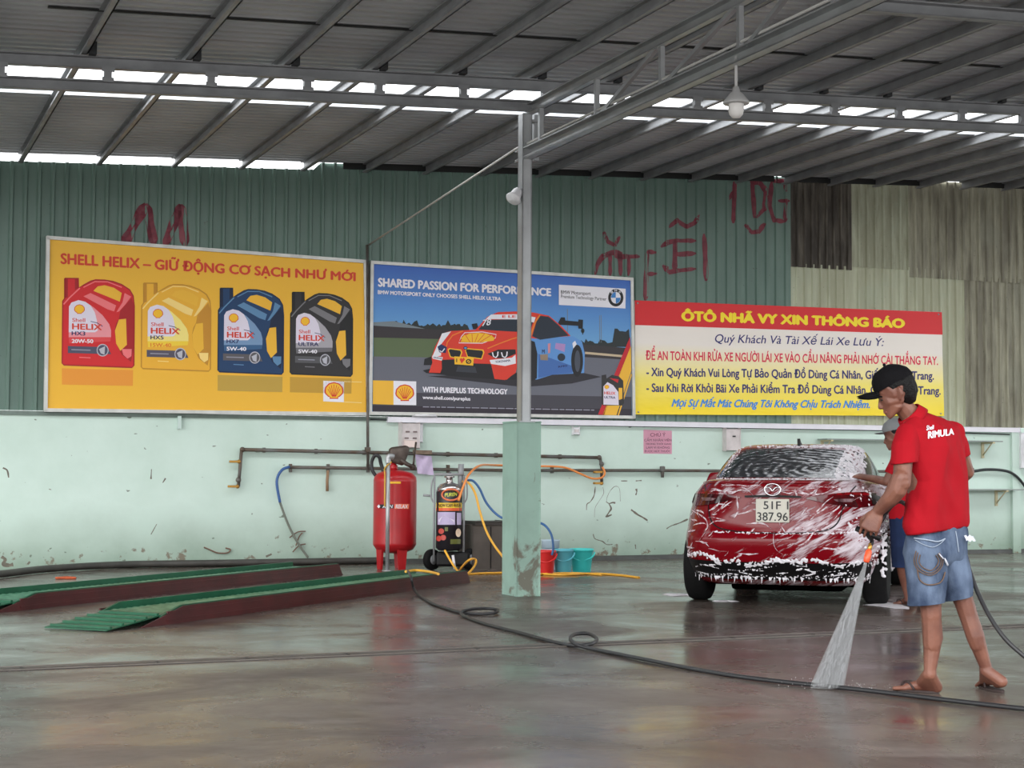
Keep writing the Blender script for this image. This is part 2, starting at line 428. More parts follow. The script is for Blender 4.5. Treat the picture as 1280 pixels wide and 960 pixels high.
sheet('corrugated_panel', sG, s1_, lambda s: hr, bot0, -.045, M_BE2, 'pale panel below the dark weathered corrugated panel', .13)
sheet('corrugated_panel', s1_, s2_, top, lambda s: hb1-.06, -.03, M_BEI, 'beige corrugated panel right of the dark weathered panel', .14)
sheet('corrugated_panel', s2_, 18, top, lambda s: hb2-.06, -.036, M_OLD, 'old beige corrugated panels at the upper right', .14)
sheet('corrugated_panel', s1_, s3_, lambda s: hb1-.02*(s-s1_), bot0, -.045, M_BE2, 'pale lower panel behind the notice banner', .14)
sheet('corrugated_panel', s3_, 18, lambda s: hb2, bot0, -.05, M_OLD, 'stained lower panel at the far right above the ledge', .13)
# dark closing strip under the roof edge where no sky shows
q = MB(); a, b_ = wp(-2.3, Hs(-2.3)-.03, .03), wp(3.9, Hs(3.9)-.03, .03); q.bar(a, b_, .02, .10)
struct(q.build('trim_4', mat('dark_flashing', (40, 42, 42), .7)), 'dark flashing strip between cladding and roof')
q = MB(); a, b_ = wp(7.25, Hs(7.25)-.03, .03), wp(18, Hs(18)-.03, .03); q.bar(a, b_, .02, .10)
struct(q.build('trim_5', MATS['dark_flashing']), 'dark flashing strip at the right under the roof')
q = MB(); a, b_ = wp(4.3, Hs(4.3)-.03, .03), wp(6.4, Hs(6.4)-.03, .03); q.bar(a, b_, .02, .10)
struct(q.build('trim_6', MATS['dark_flashing']), 'dark flashing strip between two slits of sky')

# ---- roof: ribbed metal sheets, ribs along the wall
M_ROOF = mat('roof_sheet', (198, 202, 206), .5, metal=.1, rgb2=(178, 182, 186), scale=.9)
def roof(o0, o1, name, label):
    q = MB(); pitch = .155; prof = []; o = o0
    while o < o1-1e-6:
        for do, dh in ((0, 0), (.40*pitch, 0), (.52*pitch, .045), (.88*pitch, .045)):
            if o+do <= o1: prof.append((o+do, dh))
        o += pitch
    prof.append((o1, 0)); vs = []; fs = []
    ss = (-13, -4, 3, 9, 17)
    for o, dh in prof: vs += [rp_(s, o, dh) for s in ss]
    k = len(ss)
    for i in range(len(prof)-1):
        for j in range(k-1): fs.append([i*k+j, i*k+j+1, (i+1)*k+j+1, (i+1)*k+j])
    q.add(vs, fs, False)
    return struct(q.build(name, M_ROOF), label)
roof(4.97, 16.2, 'ceiling', 'grey ribbed metal roof over the wash bay')
roof(.0, 3.3, 'ceiling_rear', 'rear strip of ribbed metal roof beside the back wall')
q = MB(); q.bar(rp_(-6.6, 6.55, -.012), rp_(9, 6.55, -.012), .035, .012)
struct(q.build('trim_7', MATS['dark_flashing']), 'dark overlap seam across the roof sheets')

M_STEEL = mat('galvanised_steel', (176, 178, 180), .4, metal=.5, var=.25, scale=3)
M_STD = mat('dull_steel', (158, 160, 163), .5, metal=.25, var=.25, scale=4)
RS = [-11.4, -10.5, -9.65, -8.8, -7.93, -7.05, -6.18, -5.29, -4.41, -3.59, -2.82, -2.02, -1.23, -.45, .33, 1.09, 1.86, 2.59, 3.31, 4.05, 4.8, 5.55, 6.3, 7.05, 7.8, 8.55, 9.3, 10.1]
def cbar(q, a, b, wd, hg, th=.012):
    """C-section: web and two flanges"""
    a, b = V(a), V(b); d = (b-a).normalized(); x = d.cross(UP).normalized(); y = x.cross(d)
    q.bar(a-x*(wd/2-th/2), b-x*(wd/2-th/2), th, hg)
    q.bar(a+y*(hg/2-th/2), b+y*(hg/2-th/2), wd, th); q.bar(a-y*(hg/2-th/2), b-y*(hg/2-th/2), wd, th)
    q.bar(a+x*(wd/2-th/2)-y*(hg/2-th), b+x*(wd/2-th/2)-y*(hg/2-th), th, .02)
for i, s in enumerate(RS):
    q = MB(); cbar(q, rp_(s, .02, -.062), rp_(s, 16.0, -.062), .055, .115)
    o = struct(q.build('rafter', M_STD), 'steel rafter under the ribbed roof running towards the back wall', 'rafter'); o['group'] = 'roof rafters'
    # cleats where a rafter meets the double beam
    q = MB(); q.obox(rp_(s+.06, 5.58, -.085), WD*.03, WN*.04, UP*.055)
    o2 = q.build('cleat', mat('black_cleat', (44, 46, 48), .6), o)
def beam(dh, hgt, name, label):
    q = MB(); cbar(q, rp_(-13, 5.50, dh), rp_(17, 5.50, dh), .07, hgt)
    return struct(q.build(name, M_STD), label)
beam(-.185, .11, 'beam', 'upper rail of the double steel beam below the sky slot')
beam(-.39, .10, 'beam', 'lower rail of the double steel beam below the sky slot')
for s in [-9.4, -8.6, -7.7, -6.86, -5.98, -5.09, -4.22, -3.55, -2.73, -1.9, -1.1, -.27, .53, 1.32, 2.11, 2.9, 3.7, 4.5, 5.3, 6.1, 6.9]:
    q = MB(); q.obox(rp_(s, 5.50, -.29), WD*.032, WN*.03, UP*.06); q.obox(rp_(s, 5.53, -.245), WD*.055, WN*.006, UP*.02); q.obox(rp_(s, 5.53, -.335), WD*.05, WN*.006, UP*.02)
    struct(q.build('beam_spacer', M_STD), 'short spacer post between the two rails of the double beam', 'beam spacer')['group'] = 'spacers of the double beam'
sb = None
d = ray(1280, 6); s_b = 4.6
q = MB(); pz = CAM+d*((4.98-HC)/d.z); ob = (pz-W0).dot(WN); cbar(q, rp_(-1, ob, -.26), rp_(17, ob, -.26), .08, .11)
# this rail is out of the frame except its end at the top right corner
struct(q.build('beam', M_STD), 'steel cross beam at the top right corner')

# ---- column: mint concrete plinth and steel post
pc = gnd(645, 746)
post = thing('column', 'steel post on mint concrete plinth between red cylinder and red car', 'column', pc+WD*.12-WN*.17)
post['kind'] = 'structure'
mt = mat('chipped_mint_concrete', (150, 182, 168), .7); b = mt.node_tree.nodes['Principled BSDF']
vec = mapping(mt); sep = N(mt, 'ShaderNodeSeparateXYZ'); L(mt, vec, sep.inputs[0])
nn = noise_n(mt, mapping(mt, (1, 1, .8), (.4, .6, 0)), 3.4, 7, .62, .6)
cc = math_(mt, 'ADD', nn, math_(mt, 'MULTIPLY', math_(mt, 'SUBTRACT', .8, sep.outputs['Z']), .17))
c = mix(mt, ramp(mt, noise_n(mt, vec, 4, 5), [(.35, (.5,)*3), (.6, (0, 0, 0))]).outputs[0], lin((150, 180, 167)), lin((132, 158, 146)))
c = mix(mt, ramp(mt, cc, [(.62, (0, 0, 0)), (.68, (.85,)*3)]).outputs[0], c, lin((104, 94, 82)))
L(mt, c, b.inputs['Base Color'])
q = MB(); cb = pc+WD*.12-WN*.17
q.obox(cb+UP*.81, WD*.12, WN*.17, UP*.81, .012); q.build('plinth', mt, post)
q = MB(); pp = cb+WD*.02
a0, a1 = pp+UP*1.62, pp+UP*4.56
th = .012
q.obox((a0+a1)/2-WD*.042, WD*.006, WN*.06, UP*(a1-a0).z/2); q.obox((a0+a1)/2+WN*.054, WD*.048, WN*.006, UP*(a1-a0).z/2)
q.obox((a0+a1)/2-WN*.054, WD*.048, WN*.006, UP*(a1-a0).z/2); q.obox((a0+a1)/2+WD*.042, WD*.006, WN*.06, UP*(a1-a0).z/2)
q.obox(a0+UP*.008, WD*.08, WN*.09, UP*.008)
q.build('steel_post', M_STEEL, post)
q = MB(); q.obox(pp+UP*4.35+WD*.12-WN*.03, WD*.025, WN*.03, UP*.22); q.obox(pp+UP*4.50+WD*.05, WD*.1, WN*.05, UP*.01)
q.build('bracket', M_STEEL, post)
# ---- truss running from the column towards the viewer
tr0 = pp
def tru(px, py, ds=0.0):
    d = ray(px, py); k = ((tr0-CAM).dot(WD))/d.dot(WD); return CAM+d*k+WD*ds
q = MB(); ca = tru(652, 195); cbm = ca+WN*12.5
cbar(q, ca-WN*.06, cbm, .09, .11)
struct(q.build('truss_bottom_chord', M_STEEL), 'lower chord of the roof truss running from the column')
q = MB(); ta = tru(672, 131); cbar(q, ta-WN*.2, ta+WN*12.3, .07, .10)
struct(q.build('truss_top_chord', M_STEEL), 'upper chord of the roof truss running from the column')
hb = ca.z+.05; ht = ta.z-.04
for a, bb in (((676, 140), (676, 175)), ((746, 90), (746, 140)), ((827, 50), (827, 100)), ((925, 0), (925, 60)),):
    pA = tru(a[0], (a[1]+bb[1])/2); q = MB(); q.obox(V((pA.x, pA.y, (hb+ht)/2)), WD*.02, WN*.02, UP*((ht-hb)/2))
    struct(q.build('truss_web', M_STEEL), 'upright web bar between the two truss chords', 'truss bar')['group'] = 'upright truss bars'
def webpt(px, z):
    p = tru(px, 100); return V((p.x, p.y, z))
for a, bb in ((752, 822), (832, 920), (935, 1010)):
    q = MB(); q.bar(webpt(a, hb), webpt(bb, ht), .035, .035); struct(q.build('truss_web', M_STEEL), 'slanting web bar between the two truss chords', 'truss bar')['group'] = 'slanting truss bars'
# stay wire from the wall to the post and on along the truss
q = MB(); q.tube([wl(461, 306, .06), tru(645, 190)+UP*.03, tru(645, 190)+WN*12+UP*.05], .012, 6)
tag(q.build('stay_cable', mat('pale_cable', (190, 190, 186), .5)), 'thin stay cable slanting from the wall up to the steel post', 'cable')

# ---- floor drain with cover slabs
da, db = gnd(-120, 842), gnd(1400, 777); dd = (db-da).normalized(); dn = V((-dd.y, dd.x, 0))
q = MB(); t = 0.0; ln = (db-da).length; rnd = random.Random(3)
q.mi = 0; q.obox((da+db)/2+UP*.001, dd*(ln/2), dn*.095, UP*.002)
q.mi = 1
while t < ln-.2:
    l2 = rnd.uniform(.55, .95)
    q.obox(da+dd*(t+l2/2)+UP*.004+dn*rnd.uniform(-.008, .008), dd*(l2/2-.012), dn*(.036+.010*rnd.random()), UP*.004)
    t += l2
q.mi = 2
for sd_ in (-1, 1): q.obox((da+db)/2+dn*sd_*.086+UP*.0035, dd*(ln/2), dn*.008, UP*.0035)
struct(q.build('floor_drain', [mat('drain_dark', (22, 19, 18), .5), mat('drain_cover', (84, 77, 71), .45, var=.4, scale=5), mat('drain_edge', (120, 112, 105), .4, var=.3)]), 'narrow floor drain with short cover slabs across the bay')

# scuffs and drips on the plaster
def ribbon(q, pts, wd):
    c_ = cr([V((*wsh(px, py), 0)) for px, py in pts], 5); A_ = []; B_ = []
    for i, p in enumerate(c_):
        t_ = (c_[min(i+1, len(c_)-1)]-c_[max(i-1, 0)]).normalized(); k = wd/2*(.35+1.1*abs(noise.noise(p*9+V((0, 0, wd*99)))))
        A_.append(wp(p.x-t_.y*k, p.y+t_.x*k, .0015)); B_.append(wp(p.x+t_.y*k, p.y-t_.x*k, .0015))
    q.grid([A_, B_], False)
M_SCF = mat('scuff_dark', (118, 112, 100), .8, var=.3, scale=20)
u = lambda x, y: (680+x/3.84, 510+y/3.84)
for pts, wd in (([(246, 378), (240, 420), (222, 450), (206, 462), (204, 490)], .022), ([(282, 380), (286, 410), (262, 450), (245, 480), (242, 525)], .010), ([(300, 450), (304, 425), (320, 395), (342, 376), (362, 388), (366, 448)], .008),
                ([(298, 450), (312, 458), (330, 454), (342, 456)], .03), ([(312, 460), (322, 482), (312, 500), (296, 524)], .035), ([(300, 522), (325, 512)], .025), ([(418, 488), (450, 512), (472, 524), (497, 540)], .04), ([(236, 605), (245, 628), (280, 640), (300, 655), (328, 655)], .022),
                ([(442, 388), (445, 402), (440, 418)], .03), ([(370, 350), (400, 350)], .018), ([(440, 350), (468, 348)], .02), ([(438, 655), (440, 676)], .03), ([(588, 580), (610, 566), (650, 552), (690, 534)], .03), ([(660, 716), (680, 692)], .05)):
    q = MB(); ribbon(q, [u(*p) for p in pts], wd); q.build('scuff_mark', M_SCF, wall_b)
u = lambda x, y: (x/2.783, 500+y/2.783)
for pts, wd in (([(5, 545), (18, 555), (12, 570), (30, 575), (46, 572)], .08), ([(96, 572), (104, 562)], .05), ([(10, 236), (25, 245), (30, 270)], .03), ([(527, 240), (525, 275)], .02), ([(566, 288), (576, 272)], .02), ([(525, 468), (545, 432)], .02), ([(925, 545), (945, 536)], .05), ([(170, 310), (178, 312)], .02)):
    q = MB(); ribbon(q, [u(*p) for p in pts], wd); q.build('scuff_mark', M_SCF, wall_b)
# ================================================================== THE SIGNS (flat prints on the wall)
def pr(name, rgb=0, rough=.35): return MATS.get('print_'+name) or mat('print_'+name, rgb, rough, spec=.4)
PM = {}
class Art:
    """print on the wall plane; points are given through tr() and land on the sign's real surface"""
    def __init__(s, o0): s.o0 = o0; s.q = MB(); s.mats = []; s.lay = 0; s.tr = lambda x, y: (x, y)
    def idx(s, mt):
        if mt not in s.mats: s.mats.append(mt)
        s.q.mi = s.mats.index(mt)
    def P(s, x, y, o=None):
        px, py = s.tr(x, y); return wl(px, py, s.o0+s.lay*.0006)
    def poly(s, pts, mt, lay=None):
        if lay is not None: s.lay = lay
        s.idx(mt)
        p3 = [s.P(*p) for p in pts]
        fs = tessellate_polygon([[V((p[0], -p[1], 0)) for p in pts]])
        s.q.add(p3, [list(f) for f in fs], False)
    def text(s, body, p0, p1, c0, c1, mt, lay=None, bold=.02, shear=0.0):
        if lay is not None: s.lay = lay
        s.idx(mt); put_text(s.q, body, p0, p1, c0, c1, lambda x, y: s.P(x, y), bold, shear)
    def line(s, pts, wd, mt, lay=None):
        """ribbon along 2-D points"""
        if lay is not None: s.lay = lay
        s.idx(mt); n = len(pts); Lp = []; Rp = []
        for i in range(n):
            a = V(pts[max(i-1, 0)]); b = V(pts[min(i+1, n-1)]); t = (b-a).normalized(); nn = V((-t.y, t.x)); c = V(pts[i])
            Lp.append(c+nn*wd/2); Rp.append(c-nn*wd/2)
        s.q.grid([[s.P(*p) for p in Lp], [s.P(*p) for p in Rp]], False)
    def ell(s, cx, cy, rx, ry, mt, lay=None, n=28, a0=0, a1=2*pi):
        pts = [(cx+rx*cos(a0+(a1-a0)*i/n), cy+ry*sin(a0+(a1-a0)*i/n)) for i in range(n if abs(a1-a0-2*pi) < 1e-6 else n+1)]
        if abs(a1-a0-2*pi) > 1e-6: pts.append((cx, cy))
        s.poly(pts, mt, lay)
    def pecten(s, cx, cy, r, lay, sx=1.0, rays=True):
        """yellow scallop shell emblem with red edge and ribs"""
        R = pr('logo_red', (214, 44, 36)); Y = pr('logo_yellow', (246, 190, 40))
        def shell(k):
            pts = []
            for i in range(29):
                a = radians(205-230*i/28); rr = k*(1+.035*abs(sin(i*pi/4)))
                pts.append((cx+sx*rr*cos(a)*1.02, cy-rr*sin(a)*.92-.02*r))
            pts += [(cx+sx*k*.62, cy+k*.66), (cx+sx*k*.50, cy+k*.66), (cx+sx*k*.46, cy+k*.88), (cx-sx*k*.46, cy+k*.88), (cx-sx*k*.50, cy+k*.66), (cx-sx*k*.62, cy+k*.66)]
            return pts
        s.poly(shell(r), R, lay); s.poly(shell(r*.87), Y, lay+1)
        if rays:
            for i in range(-3, 4):
                a = radians(90-i*24); s.line([(cx+sx*i*.055*r, cy+.62*r), (cx+sx*.70*r*cos(a), cy-.68*r*sin(a))], .07*r, R, lay+2)
    def lines(s, parent, label, rows):
        for r in rows:
            a = Art(s.o0); a.tr = s.tr; a.text(*r[:6], *r[6:]); a.build('text_line', parent, label)
    def build(s, name, parent, label=None): return s.q.build(name, s.mats, parent, label)

def sign_board(name, quad, o_back, o_front, mt_panel, mt_frame, label, cat, fw=3.0, group=None):
    c4 = [wl(x, y, o_front) for x, y in quad]
    base = (c4[2]+c4[3])/2
    t = thing(name, label, cat, base, group)
    q = MB(); q.prism([p-WN*.004 for p in c4], -WN*(o_front-o_back-.004)); q.build('panel', mt_panel, t)
    if mt_frame:
        cx = sum((p for p in c4), V((0, 0, 0)))/4
        q = MB()
        for i in range(4):
            a, b = c4[i], c4[(i+1) % 4]; d = (b-a).normalized(); q.obox((a+b)/2-WN*((o_front-o_back)/2-.008), (b-a)/2+d*.015, WN*((o_front-o_back)/2+.012), d.cross(WN)*.02)
        q.build('frame', mt_frame, t)
    return t
def unq(cropx, cropy, sc): return lambda x, y: (cropx+x/sc, cropy+y/sc)
WHT = pr('white', (236, 234, 242)); M_FR = mat('sign_frame', (214, 214, 210), .4, metal=.2, var=.2, scale=6)

# ---------------------------------------------------- yellow oil sign
YEL = pr('yellow', (240, 184, 54)); RED = pr('red', (214, 62, 38))
t = sign_board('advertising_sign', [(60, 297), (456, 327), (460, 517.5), (57, 512.5)], .012, .07, YEL, M_FR, 'large yellow sign with four oil canisters and red headline on the green cladding', 'sign')
A = Art(.0672)
A.text('SHELL HELIX – GIỮ ĐỘNG CƠ SẠCH NHƯ MỚI', (76.3, 329.4), (444, 351.2), 12.6, 10.2, RED, 1, .06)
A.build('headline', t, 'red headline lettering')
A = Art(.0672); A.tr = unq(40, 280, 2.909)
A.poly([(1059, 570), (1135, 573), (1134, 648), (1059, 645)], WHT, 1); A.pecten(1098, 607, 33, 2)
A.line([(1135, 573), (1199, 575)], 2, pr('cream', (248, 226, 160)), 1); A.line([(1134, 647), (1199, 650)], 2, pr('cream', (248, 226, 160)), 1)
A.build('emblem', t, 'small white square with a shell emblem')
def canister(x0, x1, y0, y1, col, dark, light, lab1, lab2, grade, band, name2, skew, lab_lo, labeltxt):
    A = Art(.0672)
    A.tr = lambda x, y: (x0+(x-100)/505*(x1-x0), y0+(y-102)/(725-102)*(y1-y0) + 0)
    B = pr(labeltxt+'_body', col); D = pr(labeltxt+'_dark', dark); Li = pr(labeltxt+'_light', light)
    # reflection printed under the canister
    A.poly([(98, 735), (600, 748), (598, 860), (98, 850)], pr(labeltxt+'_mirror', tuple((c*.22+b*.78) for c, b in zip(col, (240, 184, 54)))), 1)
    A.poly([(118, 102), (215, 102), (215, 168), (250, 150), (300, 122), (335, 112), (400, 114), (460, 124), (520, 146), (575, 182), (600, 225), (608, 300), (605, 715), (592, 730), (112, 712), (100, 700), (104, 262), (118, 242)], B, 2)
    ol = [(118, 102), (118, 242), (104, 262), (100, 700), (112, 712), (592, 730), (605, 715), (608, 300), (600, 225), (575, 182), (520, 146), (460, 124), (400, 114), (335, 112), (300, 122), (250, 150), (215, 168), (215, 102), (118, 102)]
    A.line(ol, 9, D, 3)
    A.poly([(470, 470), (480, 420), (500, 385), (510, 330), (590, 240), (606, 300), (604, 600), (585, 690), (520, 640), (480, 560)], D, 3)   # grip side
    A.poly([(118, 102), (140, 102), (140, 235), (118, 242)], D, 3); A.poly([(190, 102), (215, 102), (215, 168), (190, 185)], D, 3)
    Y2 = YEL
    A.poly([(320, 190), (350, 158), (400, 150), (465, 168), (520, 205), (506, 266), (410, 226)], Y2, 4)
    A.poly([(500, 392), (550, 386), (556, 570), (510, 612), (480, 560), (472, 470)], Y2, 4)
    A.poly([(250, 228), (300, 205), (480, 292), (466, 335), (420, 320)], Li, 4)
    A.poly([(540, 205), (586, 230), (545, 285), (500, 335), (482, 340), (525, 270)], Li, 4)
    A.line([(110, 285), (150, 240), (225, 170)], 9, Li, 4); A.line([(250, 165), (330, 125), (420, 126), (520, 165)], 7, Li, 4)
    A.poly([(520, 600), (590, 600), (588, 650), (560, 668), (530, 640)], Li, 5)
    A.poly([(146, 520), (148, 300), (165, 272), (215, 255), (262, 266), (320, 305), (385, 362), (432, 425), (445, 470), (444, 520)], pr(labeltxt+'_fade', lab1), 4)
    A.poly([(146, 482), (148, 300), (165, 272), (215, 255), (262, 266), (300, 292), (330, 340), (345, 400), (350, 470), (330, 482)], pr('label', (226, 218, 234)), 5)
    A.poly([(150, 560), (146, 516), (444, 516), (440, 545)], pr(labeltxt+'_fade2', lab2), 5)
    A.pecten(222, 320, 36, 6, 1.0, False)
    A.text('Shell', (172, 408), (262, 409), 26, 26, RED, 6, .02); A.text('HELIX', (172, 460), (378, 466), 40, 40, RED, 6, .05)
    A.line([(300, 405), (345, 415), (385, 440)], 5, pr('navy', (40, 40, 92)), 6)
    A.text(name2, (168, 502), (262 if len(name2) < 5 else 330, 504), 27, 27, pr('navy', (40, 40, 92)), 6, .04)
    A.text(grade, (168, 556), (318, 558), 26, 26, pr('white', 0) if lab_lo else pr('orange', (232, 130, 40)), 6, .05)
    A.poly([(140, 578), (420, 586), (445, 636), (140, 628)], pr(labeltxt+'_band', band), 6)
    A.line([(165, 604), (300, 608)], 7, pr('grey_print', (150, 150, 165)), 7)
    A.ell(385, 608, 42, 44, pr('silver', (190, 190, 200)), 7); A.ell(385, 608, 36, 37, pr(labeltxt+'_band', 0), 8); A.poly([(360, 600), (402, 580), (398, 640), (372, 630)], pr('silver', 0), 9)
    A.line([(220, 658), (300, 662)], 6, Li, 6)
    A.build('printed_canister', t, labeltxt.replace('_', ' ')+' printed on the yellow sign')
def can(x0, x1, y0, y1, col, dark, light, f1, f2, band, n2, grade, white_grade, lt):
    canister(x0, x1, y0, y1, col, dark, light, f1, f2, grade, band, n2, 0, white_grade, lt)
can(77.7, 167.3, 348, 458.5, (212, 34, 40), (168, 22, 30), (240, 120, 124), (236, 150, 158), (222, 70, 74), (78, 78, 100), 'HX3', '20W-50', True, 'red_canister')
can(176.6, 263, 354, 463, (238, 178, 50), (200, 140, 40), (250, 216, 130), (246, 226, 130), (244, 208, 60), (84, 80, 96), 'HX5', '15W-40', False, 'yellow_canister')
can(272.4, 354, 360.3, 467, (20, 58, 100), (10, 30, 62), (92, 136, 176), (120, 152, 190), (52, 94, 138), (92, 88, 92), 'HX7', '5W-40', True, 'blue_canister')
can(362.7, 440.3, 365.4, 469.5, (44, 42, 44), (22, 22, 24), (122, 120, 124), (170, 166, 174), (108, 106, 112), (84, 84, 88), 'ULTRA', '5W-40', True, 'black_canister')

# ---------------------------------------------------- blue racing sign
SKY = mat('print_sky', (70, 126, 196), .35); b = SKY.node_tree.nodes['Principled BSDF']
g = mapping(SKY); sp = N(SKY, 'ShaderNodeSeparateXYZ'); L(SKY, g, sp.inputs[0])
L(SKY, ramp(SKY, math_(SKY, 'DIVIDE', sp.outputs['Z'], 1.85), [(.50, lin((108, 166, 214))), (.72, lin((84, 142, 208))), (1, lin((52, 98, 184)))]).outputs[0], b.inputs['Base Color'])
t = sign_board('advertising_sign', [(465, 328), (789.5, 349), (792, 521.5), (462.5, 516.5)], .012, .07, SKY, M_FR, 'blue sign picturing a red and blue racing car, partly behind the steel post', 'sign')
A = Art(.0672); A.tr = unq(450, 310, 3.556)
BLK = pr('black', (22, 22, 28)); TAR = pr('tarmac', (104, 106, 118)); TAR2 = pr('tarmac_dark', (64, 62, 72)); GRS = pr('grass', (92, 108, 74)); TRE = pr('trees', (36, 44, 46)); BAR = pr('barrier', (52, 46, 50)); FNC = pr('fence_print', (120, 132, 140))
tree = [(60, 352)]; rnd = random.Random(5)
x = 60
while x < 490:
    tree.append((x, 348-rnd.uniform(0, 30)*(1 if 150 < x < 260 or 340 < x < 400 else .45))); x += rnd.uniform(5, 13)
tree.append((490, 372))
A.poly(tree, TRE, 1)
A.poly([(60, 330), (150, 325), (300, 362), (480, 372), (480, 385), (60, 356)], FNC, 2)
A.poly([(60, 345), (500, 372), (500, 420), (60, 405)], BAR, 3)
A.poly([(60, 398), (500, 408), (500, 490), (60, 484)], GRS, 4)
x = 960; tree = [(960, 440)]
while x < 1200:
    tree.append((x, 425-rnd.uniform(0, 22)-(45 if x > 1125 else 0))); x += rnd.uniform(6, 14)
tree.append((1202, 440)); A.poly(tree, TRE, 1)
for xx, yy in ((922, 270), (1065, 300), (1072, 298)): A.line([(xx, yy), (xx+1, 420)], 3, FNC, 1)
for xx in (420, 440, 465, 990): A.line([(xx, 365), (xx, 385)], 4, TRE, 2); A.ell(xx, 348 if xx < 900 else 368, 8, 11, TRE, 2, 10)
A.poly([(940, 425), (1203, 445), (1205, 500), (940, 485)], BAR, 2); A.line([(1000, 466), (1205, 484)], 10, pr('sand', (200, 180, 150)), 3)
A.poly([(58, 482), (500, 490), (1000, 485), (1206, 498), (1208, 746), (56, 734)], TAR, 5)
A.poly([(56, 640), (1207, 662), (1208, 746), (56, 734)], TAR2, 6)
A.poly([(56, 700), (1208, 716), (1208, 746), (56, 734)], pr('foot_dark', (44, 36, 48)), 7)
A.build('printed_backdrop', t, 'printed race track backdrop')
# the racing car of the print
A = Art(.0672); A.tr = unq(500, 370, 4.571); B0 = 13
CR = pr('car_red', (222, 58, 40)); CW = pr('car_white', (232, 232, 240)); CB = pr('car_blue', (96, 150, 214)); CB2 = pr('car_blue_dark', (66, 108, 176)); GL = pr('car_glass', (34, 44, 58)); YL = pr('logo_yellow')
A.poly([(160, 458), (700, 520), (980, 500), (1150, 462), (1050, 440), (600, 440)], pr('shade_print', (40, 38, 46)), B0)
A.poly([(905, 150), (920, 122), (942, 122), (945, 140), (1018, 146), (1020, 134), (1046, 136), (1044, 188), (1020, 186), (1018, 170), (905, 164)], BLK, B0)       # rear wing
A.poly([(130, 425), (150, 440), (340, 462), (540, 476), (690, 480), (690, 440), (240, 400)], BLK, B0+1)                                                              # splitter
A.poly([(140, 360), (180, 345), (200, 395), (135, 395)], BLK, B0+1)
A.poly([(742, 240), (800, 240), (990, 230), (1040, 260), (1056, 330), (1052, 440), (870, 450), (780, 478), (745, 470)], CB, B0+1)                                     # flank
A.poly([(790, 330), (985, 400), (985, 440), (870, 450), (790, 470)], CB2, B0+2)
A.poly([(742, 252), (770, 262), (785, 330), (782, 470), (745, 490), (690, 480), (690, 280)], BLK, B0+3)                                                              # front wheel arch
A.ell(1012, 370, 34, 92, BLK, B0+3); A.ell(1014, 372, 16, 62, pr('rim_print', (70, 76, 90)), B0+4)
A.poly([(985, 270), (1000, 255), (1010, 275), (990, 300)], CW, B0+4)
A.poly([(410, 160), (440, 155), (450, 190), (418, 190)], BLK, B0+1)
A.poly([(430, 195), (500, 118), (560, 92), (660, 88), (760, 94), (850, 112), (920, 170), (975, 228), (800, 245), (740, 240), (690, 206)], CR, B0+2)                    # roof and pillars
A.poly([(755, 230), (790, 112), (850, 118), (905, 165), (965, 226), (800, 250)], GL, B0+3)
A.line([(748, 225), (772, 150), (800, 108)], 9, pr('orange', (236, 120, 50)), B0+4)
A.poly([(445, 196), (492, 136), (690, 132), (760, 150), (740, 212), (690, 208)], GL, B0+4)
A.poly([(490, 132), (520, 106), (690, 104), (775, 122), (765, 152), (690, 134)], CW, B0+5); A.text('E LE', (585, 124), (660, 124), 14, 14, CR, B0+6, .04)
A.text('78', (470, 172), (520, 164), 34, 34, CW, B0+6, .03, .2)
A.poly([(180, 350), (200, 290), (240, 215), (290, 200), (440, 192), (690, 206), (742, 235), (742, 300), (690, 330), (660, 440), (600, 480), (540, 474), (520, 440), (245, 400), (230, 440), (165, 438), (185, 380)], CR, B0+5)
A.poly([(205, 300), (240, 214), (292, 202), (255, 250), (232, 280), (235, 340), (182, 352)], CW, B0+6)                                                                 # left fender
A.line([(265, 290), (270, 265), (300, 225), (360, 200)], 6, pr('orange'), B0+6); A.line([(500, 300), (560, 275), (640, 245), (690, 232)], 6, pr('orange'), B0+6)
A.line([(350, 232), (370, 210), (470, 205), (550, 220), (545, 240), (470, 270), (335, 268), (350, 232)], 4, CW, B0+7)
pts = []
for i in range(15):
    a = radians(185-190*i/14); k = 1+.08*(i % 2); pts.append((445+92*k*cos(a), 246-34*k*sin(a)))
A.poly([(345, 262)]+pts+[(535, 255), (440, 268)], YL, B0+8)
for i in range(5): A.line([(400+i*14, 264), (375+i*36, 224-8*(i in (1, 2, 3)))], 3, CR, B0+9)
A.ell(374, 297, 12, 10, BLK, B0+8, 14); A.ell(374, 297, 8, 6, CB, B0+9, 12)
for x0, x1 in ((272, 356), (370, 482)):
    A.poly([(x0, 305), (x0+10, 298), (x1-6, 306), (x1, 322), (x1-14, 362), (x0+14, 350)], YL, B0+7); A.poly([(x0+6, 310), (x0+14, 304), (x1-12, 312), (x1-7, 324), (x1-18, 356), (x0+18, 345)], BLK, B0+8)
A.poly([(500, 330), (560, 306), (660, 305), (662, 330), (600, 356), (540, 355)], BLK, B0+7)
for xx in (548, 600): A.line([(xx-20, 322), (xx-14, 345), (xx, 352), (xx+10, 340), (xx+12, 318)], 7, CW, B0+8)
A.poly([(214, 290), (235, 275), (268, 292), (262, 326), (225, 322)], pr('car_blue_deep', (30, 42, 92)), B0+7); A.line([(226, 312), (240, 320), (255, 300)], 6, CW, B0+8)
A.poly([(512, 366), (640, 352), (660, 335), (662, 386), (600, 400), (520, 388)], CW, B0+7); A.text('YOKOHAMA', (545, 383), (630, 374), 12, 12, pr('car_blue_deep'), B0+8, .04)
A.poly([(185, 340), (245, 350), (240, 370), (186, 358)], CW, B0+7); A.text('AKRAPOVIC', (190, 354), (240, 362), 8, 8, pr('car_blue_deep'), B0+8, .04)
